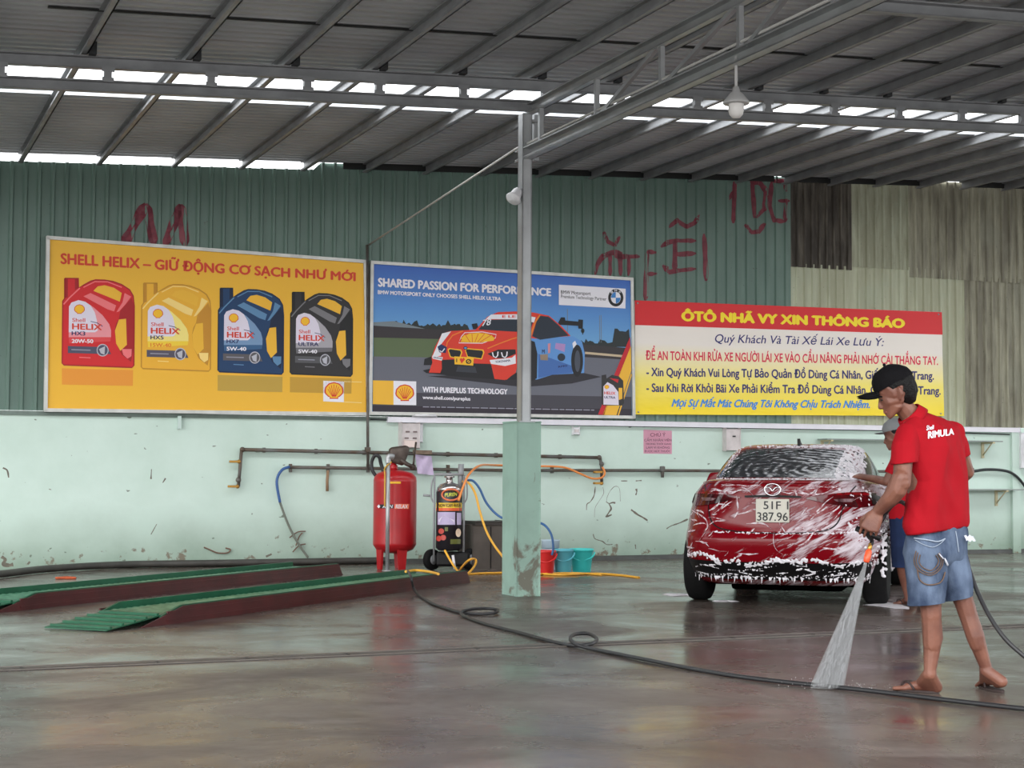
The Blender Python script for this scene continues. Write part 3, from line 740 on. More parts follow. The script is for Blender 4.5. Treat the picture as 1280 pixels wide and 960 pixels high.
A.poly([(238, 365), (310, 362), (420, 385), (520, 388), (540, 474), (440, 470), (340, 460), (240, 440)], BLK, B0+7)
A.poly([(330, 400), (430, 405), (440, 440), (320, 432)], pr('vent_print', (52, 54, 64)), B0+8)
A.poly([(310, 345), (422, 352), (418, 398), (312, 390)], YL, B0+9); A.poly([(340, 362), (350, 354), (356, 360), (364, 352), (372, 362), (352, 386)], CR, B0+10); A.ell(392, 374, 16, 14, BLK, B0+10, 16); A.ell(392, 374, 9, 8, YL, B0+11, 14); A.line([(380, 384), (404, 364)], 4, BLK, B0+12); A.text('I', (322, 378), (326, 378), 20, 20, BLK, B0+10)
A.poly([(545, 400), (600, 400), (660, 390), (655, 440), (610, 478), (560, 470)], CR, B0+8)
A.ell(922, 350, 22, 22, GL, B0+4); A.poly([(800, 335), (845, 332), (845, 368), (803, 366)], pr('car_badge', (150, 130, 110)), B0+4); A.poly([(845, 272), (860, 270), (858, 325), (846, 328)], pr('car_pink', (210, 140, 150)), B0+4); A.poly([(890, 268), (945, 275), (940, 320), (885, 300)], pr('car_violet', (176, 140, 196)), B0+4)
A.text('M', (812, 328), (826, 328), 22, 22, pr('car_blue_deep'), B0+5, .05); A.text('RMG', (905, 410), (955, 402), 10, 10, pr('car_blue_deep'), B0+5, .05)
A.build('printed_racing_car', t, 'printed racing car in red, white and blue')
A = Art(.0672); A.tr = unq(450, 310, 3.556)
A.lines(t, 'white lettering', [
    ('SHARED PASSION FOR PERFORMANCE', (82, 170), (848, 213), 36, 32, WHT, 12, .075),
    ('BMW MOTORSPORT ONLY CHOOSES SHELL HELIX ULTRA', (80, 204), (626, 234), 16, 15, WHT, 12, .07),
    ('WITH PUREPLUS TECHNOLOGY', (279, 640), (655, 650), 23, 22, WHT, 12, .07),
    ('www.shell.com/pureplus', (279, 671), (490, 678), 15, 15, WHT, 12, .05),
])
x = 280
while x < 1030:
    w_ = rnd.uniform(14, 40); A.line([(x, 706+(x-280)*.019), (x+w_, 706+(x+w_-280)*.019)], 4, pr('grey_print', (150, 150, 165)), 12); x += w_+5
A.build('small_print', t)
A = Art(.0672); A.tr = unq(450, 310, 3.556)
A.poly([(884, 163), (1181, 181), (1180, 269), (884, 253)], WHT, 12)
A.text('BMW Motorsport', (893, 203), (1025, 210), 15, 15, BLK, 13, .02); A.text('Premium Technology Partner', (893, 222), (1095, 234), 15, 14, BLK, 13, .01)
A.ell(1137, 221, 34, 39, BLK, 13); A.ell(1137, 221, 22, 26, WHT, 14)
A.ell(1137, 221, 21, 25, pr('roundel_blue', (60, 130, 200)), 15, 10, pi, 1.5*pi); A.ell(1137, 221, 21, 25, pr('roundel_blue'), 15, 10, 0, .5*pi)
for k, ch in ((-38, 'B'), (0, 'M'), (38, 'W')):
    a = radians(-90+k); A.text(ch, (1137+28*cos(a)-5, 221+32*sin(a)+5), (1137+28*cos(a)+5, 221+32*sin(a)+5), 10, 10, WHT, 14, .03)
A.build('partner_badge', t, 'white badge with a blue and white roundel')
A = Art(.0672); A.tr = unq(450, 310, 3.556)
A.poly([(57, 588), (149, 590), (149, 697), (57, 694)], YEL, 12); A.poly([(149, 590), (250, 593), (250, 699), (149, 697)], WHT, 12); A.pecten(199, 645, 40, 13)
A.build('emblem', t, 'yellow and white block with a shell emblem')
A = Art(.0672); A.tr = unq(450, 310, 3.556)
A.poly([(1200, 395), (1202, 440), (1085, 742), (1058, 740)], pr('stripe_red', (196, 30, 44)), 12); A.poly([(1204, 436), (1206, 545), (1140, 743), (1078, 742)], YEL, 12)
A.line([(1207, 560), (1148, 744)], 6, YEL, 12)
A.poly([(1074, 566), (1094, 562), (1096, 580), (1120, 564), (1150, 570), (1170, 590), (1174, 690), (1165, 700), (1080, 700), (1074, 690)], pr('black_canister_body', (44, 42, 44)), 13)
A.poly([(1082, 615), (1100, 596), (1125, 610), (1148, 640), (1150, 698), (1082, 696)], pr('label'), 14); A.poly([(1150, 622), (1166, 622), (1166, 670), (1150, 676)], YEL, 14); A.poly([(1110, 578), (1150, 584), (1146, 600)], pr('stripe_red'), 14)
A.text('HELIX', (1086, 650), (1135, 652), 12, 12, RED, 15, .05); A.text('ULTRA', (1086, 668), (1135, 670), 10, 10, pr('navy', (40, 40, 92)), 15, .05); A.pecten(1097, 618, 10, 15, 1, False)
A.build('printed_canister', t, 'small black canister on red and yellow stripes')

# ---------------------------------------------------- notice banner
BAN = mat('banner_vinyl', (250, 230, 120), .32); b = BAN.node_tree.nodes['Principled BSDF']
g = mapping(BAN); sp = N(BAN, 'ShaderNodeSeparateXYZ'); L(BAN, g, sp.inputs[0])
L(BAN, ramp(BAN, math_(BAN, 'DIVIDE', sp.outputs['Z'], 1.5), [(.03, lin((252, 222, 24))), (.30, lin((246, 228, 110))), (.62, lin((238, 230, 222)))]).outputs[0], b.inputs['Base Color'])
bp = N(BAN, 'ShaderNodeBump'); bp.inputs['Strength'].default_value = .5; bp.inputs['Distance'].default_value = .03
L(BAN, noise_n(BAN, mapping(BAN, (1, 1, 3), (0, .6, 0)), 1.6, 3), bp.inputs['Height']); L(BAN, bp.outputs[0], b.inputs['Normal'])
t = sign_board('notice_banner', [(793.5, 375.5), (1177, 390), (1180.5, 520), (794.5, 518)], .02, .034, BAN, None, 'red, white and yellow notice banner on the wall behind the car', 'banner')
A = Art(.0312); A.tr = unq(780, 360, 3.048)
A.poly([(41, 47), (1211, 92), (1214, 178), (42, 141)], pr('banner_red', (216, 38, 44)), 1)
A.build('header_band', t, 'red header band')
NV = pr('banner_navy', (44, 40, 110)); PK = pr('banner_pink', (222, 44, 78)); LB = pr('banner_blue', (58, 136, 214))
A = Art(.0312); A.tr = unq(780, 360, 3.048)
A.lines(t, None, [
    ('ÔTÔ NHÃ VY XIN THÔNG BÁO', (222, 124), (1067, 151), 35, 32, pr('banner_yellow', (250, 222, 40)), 2, .10),
    ('Quý Khách Và Tài Xế Lái Xe Lưu Ý:', (347, 207), (990, 221), 31, 29, NV, 2, .012, .2),
    ('ĐỂ AN TOÀN KHI RỬA XE NGƯỜI LÁI XE VÀO CẦU NÂNG PHẢI NHỚ CÀI THẮNG TAY.', (83, 273), (1196, 293), 33, 31, PK, 2, .035),
    ('- Xin Quý Khách Vui Lòng Tự Bảo Quản Đồ Dùng Cá Nhân, Giấy Tờ, Tư Trang.', (86, 335), (1180, 349), 31, 30, NV, 2, .045),
    ('- Sau Khi Rời Khỏi Bãi Xe Phải Kiểm Tra Đồ Dùng Cá Nhân, Giấy Tờ, Tư Trang.', (86, 395), (1206, 406), 31, 30, NV, 2, .045),
    ('Mọi Sự Mất Mát Chúng Tôi Không Chịu Trách Nhiệm.', (182, 452), (936, 457), 28, 27, LB, 2, .06, .35),
])
for px, py in ((797, 379), (1173, 393), (1176, 517), (798, 515)):
    q = MB(); q.lathe([(.012, 0), (.012, .008), (0, .01)], wl(px, py, .0346), 10, WN); q.build('eyelet', M_STEEL, t)

# ---------------------------------------------------- pink paper notice and sheets of paper
t = sign_board('paper_notice', [(804.5, 537), (840, 538.5), (840, 567.5), (804.5, 567)], .002, .006, mat('pink_paper', (255, 204, 224), .8), None, 'small pink paper notice on the mint wall under the banner', 'notice')
A = Art(.0026); A.tr = unq(800, 530, 24); K = pr('notice_ink', (150, 74, 108))
for body, y, x0, x1, cp in (('CHÚ Ý', 375, 310, 765, 105), ('CẤM NHÂN VIÊN', 518, 130, 945, 68), ('TRONG THỜI GIAN', 625, 170, 920, 52), ('LÀM VI KHÔNG', 738, 190, 890, 62), ('ĐƯỢC HÚT THUỐC', 845, 140, 915, 55)):
    A.lines(t, None, [(body, (x0, y), (x1, y), cp, cp, K, 1, .015)])

# ---------------------------------------------------- red graffiti sprayed on the cladding
def ribo(s):   # height of the green ribs at s
    u = ((s+16) % .155)/.155
    return -.03 + (0 if u < .62 or u > 1 else (.028*(u-.62)/.1 if u < .72 else (.028 if u < .9 else .028*(1-(u-.9)/.1))))
M_GRAF = mat('spray_red', (104, 32, 48), .5, rgb2=(128, 48, 62), scale=14)
def graffiti(name, strokes, tr, wd, label):
    q = MB()
    for st in strokes:
        pts = [V((*wsh(*tr(*p)), 0)) for p in st]; dens = []
        for a, b in zip(pts[:-1], pts[1:]):
            n = max(2, int((b-a).length/.012)); dens += [a.lerp(b, i/n) for i in range(n)]
        dens.append(pts[-1]); Lr = []; Mr = []; Rr = []
        for i, p in enumerate(dens):
            t_ = (dens[min(i+4, len(dens)-1)]-dens[max(i-4, 0)]).normalized(); nn = V((-t_.y, t_.x, 0))
            k = wd/2*(.85+.3*noise.noise(p*6)); e = min(1, .4+i/8, .4+(len(dens)-1-i)/8)
            for row, sg in ((Lr, 1), (Mr, 0), (Rr, -1)):
                z_ = p+nn*k*sg*e; row.append(wp(z_.x, z_.y, ribo(z_.x)+.004))
        q.grid([Lr, Mr, Rr], False)
    return tag(q.build(name, M_GRAF), label, 'graffiti')
tr = unq(0, 180, 2.667)
graffiti('graffiti', [[(412, 335), (440, 285), (488, 198)], [(488, 198), (500, 260), (515, 335)], [(550, 338), (580, 265), (604, 200)], [(604, 200), (612, 270), (618, 340)]], tr, .13, 'faded red spray strokes just above the yellow sign')
tr = unq(720, 200, 2.2857)
graffiti('graffiti', [[(55, 330), (62, 300), (78, 275), (105, 264), (135, 266)], [(100, 266), (100, 330)], [(128, 262), (130, 330)], [(110, 276), (185, 275)], [(152, 270), (152, 330)], [(80, 205), (92, 232), (112, 242), (128, 218)], [(206, 258), (200, 400)], [(204, 260), (230, 264)], [(204, 326), (232, 324)]], tr, .075, 'red sprayed letters above the right end of the blue sign')
graffiti('graffiti', [[(285, 225), (283, 316)], [(245, 248), (262, 236), (285, 230), (345, 230)], [(280, 270), (345, 266)], [(250, 300), (268, 320), (290, 316), (345, 310)], [(268, 192), (290, 172), (318, 190), (340, 180), (355, 155)], [(368, 210), (373, 345)]], tr, .07, 'red sprayed E with a wave accent, above the banner')
graffiti('graffiti', [[(455, 60), (452, 180)], [(440, 112), (456, 84)], [(506, 58), (512, 165)], [(500, 62), (530, 66), (545, 90), (540, 140), (515, 165)], [(484, 184), (505, 206), (525, 204), (542, 180)], [(562, 60), (556, 130), (568, 172), (600, 175)], [(562, 60), (600, 58), (602, 90)], [(602, 118), (600, 175)], [(580, 116), (614, 116)]], tr, .075, 'red sprayed letters high up under the roof edge, by the weathered panel')
# ================================================================== THE CAR (local: x right, y forward from the rear bumper, z up)
def lerp_tab(tab, z):
    if z <= tab[0][0]: return tab[0][1:]
    for a, b in zip(tab[:-1], tab[1:]):
        if z <= b[0]:
            t = (z-a[0])/(b[0]-a[0]); return tuple(p+(q_-p)*t for p, q_ in zip(a[1:], b[1:]))
    return tab[-1][1:]
LOW = [(.19, .79, .34, 4.40), (.24, .82, .22, 4.48), (.30, .85, .13, 4.53), (.40, .878, .055, 4.57), (.50, .893, .015, 4.58), (.58, .8975, .0, 4.57), (.63, .8975, .012, 4.55), (.66, .8975, .045, 4.54),
       (.72, .8975, .055, 4.50), (.80, .896, .06, 4.44), (.88, .885, .066, 4.30), (.95, .868, .07, 4.0), (1.0, .845, .066, 3.75), (1.04, .812, .062, 3.55), (1.075, .77, .075, 3.38), (1.092, .73, .115, 3.3), (1.10, .67, .18, 3.2)]
GH = [(1.085, .725, .60, 3.40), (1.12, .715, .68, 3.28), (1.18, .695, .84, 3.08), (1.24, .67, 1.02, 2.90), (1.30, .64, 1.21, 2.72), (1.35, .61, 1.40, 2.56), (1.39, .575, 1.58, 2.42), (1.415, .52, 1.75, 2.32), (1.43, .45, 1.90, 2.22), (1.437, .3, 2.0, 2.15)]
NL, NG = None, 3.6
def nlow(z): return 5.0 if z < .6 else max(3.0, 5.0-(z-.6)*4.6)
def ring(tab, z, n, k=72):
    n = n or nlow(z)
    w_, yr, yf = lerp_tab(tab, z); yc = (yr+yf)/2; l = (yf-yr)/2; out_ = []
    for i in range(k):
        a = 2*pi*i/k; c, s_ = cos(a), sin(a)
        # even spacing around the superellipse
        r = (abs(c)**n+abs(s_)**n)**(-1/n)
        out_.append(V((w_*c*r, yc+l*s_*r, z)))
    return out_
def rearY(x, z, tab=LOW, n=NL):
    n = n or nlow(z)
    w_, yr, yf = lerp_tab(tab, z); yc = (yr+yf)/2; l = (yf-yr)/2
    u = min(.9995, abs(x)/w_); return yc-l*(1-u**n)**(1/n)
def sideX(y, z, tab=GH, n=NG):
    n = n or nlow(z)
    w_, yr, yf = lerp_tab(tab, z); yc = (yr+yf)/2; l = (yf-yr)/2
    u = min(.9995, abs(y-yc)/l); return w_*(1-u**n)**(1/n)
car = thing('car', 'red sedan covered in white foam seen from behind', 'car', (0, 0, 0))

# paint with wiped foam
mt = mat('foamy_red_paint', (128, 14, 26), .18, coat=.08, spec=.22); b = mt.node_tree.nodes['Principled BSDF']
sep = N(mt, 'ShaderNodeSeparateXYZ'); L(mt, mapping(mt), sep.inputs[0]); X_ = sep.outputs['X']; Z_ = sep.outputs['Z']
# swipes of foam: stretched along the wiping stroke, wavy, with fine strands inside
sA = noise_n(mt, turned(mt, 36, (1.0, .6, 5.0)), 2.1, 6, .58, .9)
sB = noise_n(mt, turned(mt, 24, (.9, .6, 8.0), (3, 0, 1)), 2.6, 7, .62, 1.2)
fine = noise_n(mt, turned(mt, 33, (2, 1, 14)), 7, 4, .6, .6)
blot = noise_n(mt, mapping(mt, (1, 1, 1.4)), 2.6, 3, .5)
amt = math_(mt, 'ADD', math_(mt, 'MULTIPLY', sA, .55), math_(mt, 'MULTIPLY', sB, .35))
amt = math_(mt, 'ADD', amt, math_(mt, 'MULTIPLY', math_(mt, 'SUBTRACT', fine, .5), .16))
amt = math_(mt, 'ADD', amt, math_(mt, 'MULTIPLY', math_(mt, 'SUBTRACT', blot, .5), .30))
amt = math_(mt, 'ADD', amt, math_(mt, 'MULTIPLY', math_(mt, 'SUBTRACT', X_, .12), .10))
rz = ramp(mt, Z_, [(0, (.05,)*3), (.38, (.06,)*3), (.44, (0, 0, 0)), (.62, (0, 0, 0)), (.66, (.025,)*3), (.72, (0, 0, 0)), (.93, (0, 0, 0)), (1.0, (.035,)*3)])
amt = math_(mt, 'ADD', amt, rz.outputs[0])
fm = ramp(mt, amt, [(.462, (0, 0, 0)), (.488, (.22,)*3), (.525, (.62,)*3), (.59, (.92,)*3)]).outputs[0]
L(mt, mix(mt, fm, lin((118, 8, 20)), lin((222, 212, 220))), b.inputs['Base Color'])
L(mt, ramp(mt, fm, [(.1, (.14,)*3), (.6, (.65,)*3)]).outputs[0], b.inputs['Roughness'])
bp = N(mt, 'ShaderNodeBump'); bp.inputs['Strength'].default_value = .5; bp.inputs['Distance'].default_value = .012
L(mt, fm, bp.inputs['Height']); L(mt, bp.outputs[0], b.inputs['Normal'])
M_PAINT = mt
M_RUB = mat('tyre_rubber', (13, 13, 14), .8, bump=.2, spec=.25); M_BLKP = mat('black_plastic', (13, 12, 14), .5, spec=.3); M_CHR = mat('chrome', (215, 216, 220), .15, metal=1.0)
M_FOAM = mat('white_foam', (236, 232, 238), .8, var=.1, scale=20, bump=.4, bscale=60)
# lower body with wheel arches cut out
q = MB(); zs = [.19, .215, .24, .27, .30, .35, .40, .45, .50, .54, .58, .605, .63, .645, .66, .69, .72, .76, .80, .84, .88, .92, .95, .98, 1.0, 1.02, 1.04, 1.06, 1.075, 1.085, 1.092, 1.10]
K = 96; rows = [ring(LOW, z, NL, K) for z in zs]
vs = [p for r in rows for p in r]; fs = [[i*K+j, i*K+(j+1) % K, (i+1)*K+(j+1) % K, (i+1)*K+j] for i in range(len(rows)-1) for j in range(K)]
fs += [list(range(K))[::-1], [(len(rows)-1)*K+j for j in range(K)]]
bm = bmesh.new(); bv = [bm.verts.new(p) for p in vs]
for f in fs: bm.faces.new([bv[i] for i in f])
bmesh.ops.recalc_face_normals(bm, faces=bm.faces)
me = bpy.data.meshes.new('tmp'); bm.to_mesh(me); bm.free(); ob = bpy.data.objects.new('tmp', me); COL.objects.link(ob)
cq = MB(); AX = (.96, 3.66)
for sx_ in (-1, 1):
    for yy in AX: cq.lathe([(.37, -.15), (.37, .15)], (sx_*.84, yy, .33), 32, (1, 0, 0))
cm = bpy.data.meshes.new('c'); cm.from_pydata([tuple(p) for p in cq.v], [], cq.f)
bm = bmesh.new(); bm.from_mesh(cm); bmesh.ops.recalc_face_normals(bm, faces=bm.faces); bm.to_mesh(cm); bm.free()
co = bpy.data.objects.new('c', cm); COL.objects.link(co)
md = ob.modifiers.new('b', 'BOOLEAN'); md.object = co; md.operation = 'DIFFERENCE'; md.solver = 'EXACT'
dg = bpy.context.evaluated_depsgraph_get(); m2 = bpy.data.meshes.new_from_object(ob.evaluated_get(dg))
bpy.data.objects.remove(ob); bpy.data.objects.remove(co)
q = MB(); q.smooth = True; bm = bmesh.new(); bm.from_mesh(m2); q.addbm(bm)
ob = q.build('body_shell', M_PAINT, car)
es = ob.modifiers.new('e', 'EDGE_SPLIT'); es.split_angle = radians(38)
# greenhouse
q = MB(); q.smooth = True; zg = [1.085, 1.10, 1.12, 1.15, 1.18, 1.21, 1.24, 1.27, 1.30, 1.33, 1.35, 1.37, 1.39, 1.405, 1.415, 1.424, 1.43, 1.437]
K = 72; rows = [ring(GH, z, NG, K) for z in zg]
q.add([p for r in rows for p in r], [[i*K+j, i*K+(j+1) % K, (i+1)*K+(j+1) % K, (i+1)*K+j] for i in range(len(rows)-1) for j in range(K)]+[[(len(rows)-1)*K+j for j in range(K)]], True)
q.build('roof', M_PAINT, car)
def ypatch(q, top, bot, off, n=14, m=5, tab=LOW, nn=NL):
    """patch on the rear surface between two (x,z) edge curves"""
    tc_ = cr([(*p, 0) for p in top], n); bc = cr([(*p, 0) for p in bot], n); rows = []
    for j in range(m+1):
        row = []
        for a, b_ in zip(tc_, bc):
            p = a.lerp(b_, j/m); row.append(V((p.x*(1+off*.5), rearY(p.x, p.y, tab, nn)-off, p.y)))
        rows.append(row)
    q.grid(rows)
# rear window: dark glass with swirled foam
mt = mat('foamy_glass', (22, 26, 32), .08); b = mt.node_tree.nodes['Principled BSDF']
def rings(center, sc, dist):
    v_ = mapping(mt, (1, 1, 2.3), (0, 0, 0), center)
    wv = N(mt, 'ShaderNodeTexWave', wave_type='RINGS', rings_direction='SPHERICAL'); wv.inputs['Scale'].default_value = sc; wv.inputs['Distortion'].default_value = dist; wv.inputs['Detail'].default_value = 4; wv.inputs['Detail Scale'].default_value = 1.5
    L(mt, v_, wv.inputs['Vector']); return wv.outputs['Fac']
r1 = rings((.15, -.9, -2.45), 3.2, 5.0); r2 = rings((-.30, -.9, -2.75), 3.6, 5.0)
nA = noise_n(mt, mapping(mt, (1, 1, 1)), 2.2, 4, .6)
sw = mix(mt, ramp(mt, nA, [(.45, (0, 0, 0)), (.55, (1, 1, 1))]).outputs[0], r1, r2)
sep = N(mt, 'ShaderNodeSeparateXYZ'); L(mt, mapping(mt), sep.inputs[0])
sw = math_(mt, 'MULTIPLY', sw, math_(mt, 'MULTIPLY', noise_n(mt, mapping(mt, (1, 1, 2)), 7, 4, .6, 1.0), 1.7))
f = math_(mt, 'ADD', math_(mt, 'MULTIPLY', sw, .22), math_(mt, 'MULTIPLY', noise_n(mt, mapping(mt, (1, 1, 2.5), (0, .2, 0)), 4.5, 9, .7, 3.2), .80))
f = math_(mt, 'ADD', f, math_(mt, 'MULTIPLY', math_(mt, 'ADD', sep.outputs['X'], math_(mt, 'MULTIPLY', math_(mt, 'ABSOLUTE', sep.outputs['X']), .6)), .17))
fm = ramp(mt, f, [(.44, (.03,)*3), (.56, (.16,)*3), (.64, (.5,)*3), (.76, (.85,)*3)]).outputs[0]
L(mt, mix(mt, fm, lin((20, 24, 30)), lin((224, 226, 232))), b.inputs['Base Color']); L(mt, ramp(mt, fm, [(.1, (.08,)*3), (.5, (.6,)*3)]).outputs[0], b.inputs['Roughness'])
q = MB(); ypatch(q, [(-.47, 1.375), (-.25, 1.388), (0, 1.392), (.25, 1.388), (.47, 1.375)], [(-.655, 1.115), (-.3, 1.118), (0, 1.12), (.3, 1.118), (.655, 1.115)], .006, 10, 10, GH, NG)
q.build('rear_window', mt, car)
M_GLASS = mat('dark_glass', (40, 50, 52), .1)
for sx_ in (-1, 1):
    for ya, yb in ((1.25, 2.0), (2.07, 2.85)):
        q = MB(); rows = []
        for j in range(6):
            z = 1.125+.235*j/5; row = []
            for i in range(9):
                t_ = i/8; lo = ya+(.30*j/5 if ya < 1.5 else 0); hi = yb-(.40*j/5 if yb > 2.5 else 0)
                y = lo+(hi-lo)*t_; row.append(V((sx_*(sideX(y, z)+.006), y, z)))
            rows.append(row)
        q.grid(rows); q.build('side_window', M_GLASS, car)
# tail lights
M_TL = mat('tail_light_red', (96, 12, 20), .08, rgb2=(34, 8, 12), scale=7); M_TLC = mat('tail_light_clear', (150, 122, 126), .1, rgb2=(70, 40, 44), scale=14)
for sx_ in (-1, 1):
    q = MB(); ypatch(q, [(sx_*.80, .985), (sx_*.70, 1.0), (sx_*.5, .985), (sx_*.28, .952)], [(sx_*.825, .885), (sx_*.72, .868), (sx_*.52, .890), (sx_*.28, .942)], .012, 8, 4)
    tl = q.build('tail_light', M_TL, car)
    q = MB(); ypatch(q, [(sx_*.66, .942), (sx_*.57, .942), (sx_*.50, .936)], [(sx_*.64, .915), (sx_*.57, .915), (sx_*.52, .922)], .017, 8, 2); q.build('lens', M_TLC, tl)
    q = MB(); ypatch(q, [(sx_*.825, .955), (sx_*.80, .97), (sx_*.775, .975)], [(sx_*.84, .90), (sx_*.81, .89), (sx_*.785, .89)], .018, 6, 2); q.build('lens', M_BLKP, tl)
    q = MB(); ypatch(q, [(sx_*.76, .992), (sx_*.62, .998), (sx_*.48, .985)], [(sx_*.76, .968), (sx_*.62, .975), (sx_*.48, .972)], .016, 8, 2); q.build('lens', mat('tail_light_bright', (150, 16, 26), .1, rgb2=(90, 10, 16), scale=20), tl)
# trunk seam, lip, lower bumper
def rline(pts, off, n=6): return [V((p.x*(1+off*.3), rearY(p.x, p.y)-off, p.y)) for p in cr([(*p, 0) for p in pts], n)]
q = MB()
seam = [(-.66, 1.05), (-.60, .95), (-.575, .86), (-.55, .76), (-.49, .695), (-.38, .665), (-.15, .648), (.15, .648), (.38, .665), (.49, .695), (.55, .76), (.575, .86), (.60, .95), (.66, 1.05)]
q.tube(rline(seam, .001), .006, 6)
q.build('trunk_seam', M_BLKP, car)
q = MB(); q.tube([V((x, rearY(x, 1.075)-.004, 1.082-.05*abs(x)**3)) for x in [i*.07-.77 for i in range(23)]], .016, 8); q.build('spoiler_lip', M_PAINT, car)
q = MB(); ypatch(q, [(-.80, .405), (-.55, .40), (-.4, .395), (0, .40), (.4, .395), (.55, .40), (.80, .405)], [(-.76, .25), (-.5, .24), (-.3, .24), (0, .24), (.3, .24), (.5, .24), (.76, .25)], .012, 6, 4); q.build('lower_bumper', M_BLKP, car)
q = MB(); ypatch(q, [(-.24, .965), (0, .972), (.24, .965)], [(-.24, .948), (0, .952), (.24, .948)], .012, 8, 2); q.build('grip_strip', M_BLKP, car)
# plate
lp = car
q = MB(); yP = rearY(0, .84)-.022; q.box((0, yP, .838), (.285, .012, .20), .006); pl = q.build('number_plate', mat('plate_white', (206, 202, 190), .5, var=.12, scale=12), car, 'white plate reading 51F1 387.96')
q = MB(); pm = lambda x, y: V((x, yP-.0075, y))
put_text(q, '51F 1', (-.075, .851), (.135, .851), -.066, -.066, lambda x, y: V((x, yP-.0075, y)), .02); put_text(q, '387.96', (-.13, .752), (.13, .752), -.070, -.070, lambda x, y: V((x, yP-.0075, y)), .02)
q.build('plate_lettering', mat('plate_black', (28, 28, 30), .5), pl)
# maker's emblem: oval ring with a winged V
q = MB(); yE = rearY(0, 1.02)-.014
q.tube([V((.068*cos(a), yE, 1.018+.050*sin(a))) for a in [2*pi*i/32 for i in range(32)]], .007, 8, closed=True)
q.tube(cr([V((-.064, yE, 1.03)), V((-.04, yE-.004, 1.038)), V((-.018, yE-.006, 1.028)), V((0, yE-.008, 1.006)), V((.018, yE-.006, 1.028)), V((.04, yE-.004, 1.038)), V((.064, yE, 1.03))], 5), [.004]*6+[.006]*19+[.004]*6, 8)
q.build('emblem', M_CHR, car)
# antenna and mirrors
q = MB(); q.prism([(.0, 1.72, 1.415), (.0, 1.90, 1.43), (0, 1.80, 1.455), (0, 1.74, 1.485), (0, 1.715, 1.485)], (.025, 0, 0)); q.build('antenna', M_BLKP, car)
for sx_ in (-1, 1):
    q = MB(); q.addbm(hull([((sx_*.93, 2.75, 1.06), .05), ((sx_*1.02, 2.77, 1.07), .045), ((sx_*.93, 2.80, 1.12), .045), ((sx_*1.01, 2.81, 1.12), .04)]), True); q.tube([(sx_*.86, 2.8, 1.05), (sx_*.95, 2.78, 1.07)], .025, 8)
    mr = q.build('door_mirror', M_PAINT, car)
# wheels
for sx_ in (-1, 1):
    for yy in AX:
        q = MB(); c = (sx_*.79, yy, .318)
        q.lathe([(.20, -.10), (.27, -.108), (.305, -.09), (.318, -.06), (.318, .06), (.305, .09), (.27, .108), (.20, .10)], c, 40, (1, 0, 0))
        wh = q.build('wheel', M_RUB, car)
        q = MB(); q.lathe([(.20, -.09), (.205, .085), (.19, .09), (.185, .06), (.05, .055), (.04, .075), (0, .075)], c, 32, (sx_, 0, 0))
        for k in range(5):
            a = 2*pi*k/5; q.bar(V(c)+V((sx_*.075, .05*cos(a), .05*sin(a))), V(c)+V((sx_*.085, .185*cos(a), .185*sin(a))), .05, .02, (1, 0, 0))
        q.build('rim', M_STEEL, wh)
q = MB(); q.box((0, 2.5, .20), (1.3, 3.6, .08)); q.box((0, 1.5, .15), (1.0, 1.2, .10), .03); q.tube([(-.7, .96, .32), (.7, .96, .32)], .06, 10); q.box((0, .8, .26), (.9, .5, .12), .03)  # axle and floor pan; boxes lowered and near black to put shade underneath
q.build('underbody_and_shade', mat('underbody_shade_black', (6, 6, 6), .95, spec=.0), car)
# thick foam: rims of suds, smears and drips
rnd = random.Random(11); pr_ = []
def fsp(x, z, r, off=0.0): pr_.append([((x, rearY(x, z)-off, z), r)])
for i in range(420):
    x = rnd.uniform(-.84, .86); z = .40+.018*sin(x*7)+.012*sin(x*19+1)+rnd.gauss(0, .012)+(.025 if x < -.5 else 0); fsp(x, z, rnd.uniform(.006, .013), .008)
for i in range(200):
    x = rnd.uniform(-.8, .86); fsp(x, rnd.gauss(.268, .012), rnd.uniform(.005, .011), .010)
for i in range(26):    # wisps across the black lower bumper
    x = rnd.uniform(-.75, .8); z = rnd.uniform(.28, .38); a = rnd.uniform(-.5, .5); l = rnd.uniform(.05, .16)
    for k in range(8): fsp(max(-.8, min(.84, x+l*k/7*cos(a))), z+l*k/7*sin(a)*.5, rnd.uniform(.005, .010), .010)
for i in range(60):
    x = rnd.uniform(-.8, .86); z0 = .262; l = rnd.uniform(.015, .06)
    pr_.append([((x, rearY(x, z0)-.012, z0), .008), ((x+rnd.uniform(-.006, .006), rearY(x, z0)-.01, z0-l), .0035)])
for i in range(240):
    x = rnd.uniform(-.52, .9); x = max(-.54, min(.86, x)); z = .645+.03*abs(x)**2+rnd.uniform(-.006, .008); fsp(x, z, rnd.uniform(.004, .009), .002)
for i in range(200):
    a = rnd.uniform(-.64, .66); pr_.append([((a, rearY(a, 1.10, GH, NG)-.02-rnd.uniform(0, .05), 1.102), rnd.uniform(.006, .013))])
for i in range(420):   # thick suds over the right rear pillar and shoulder
    z = rnd.uniform(1.08, 1.40); y = lerp_tab(GH, z)[1]+.07+rnd.uniform(-.0, .45)*rnd.random(); pr_.append([((sideX(y, z)+.003, y, z), rnd.uniform(.007, .020))])
for i in range(160):
    z = rnd.uniform(1.1, 1.4); y = lerp_tab(GH, z)[1]+rnd.uniform(.12, .24); pr_.append([((-sideX(y, z)-.001, y, z), rnd.uniform(.004, .010))])
for i in range(300):
    x = rnd.triangular(-.5, .56, .4); y = 1.62+rnd.uniform(0, .25); zz = 1.402+.02*(y-1.62)/.25; pr_.append([((x, y, zz), rnd.uniform(.006, .014))])
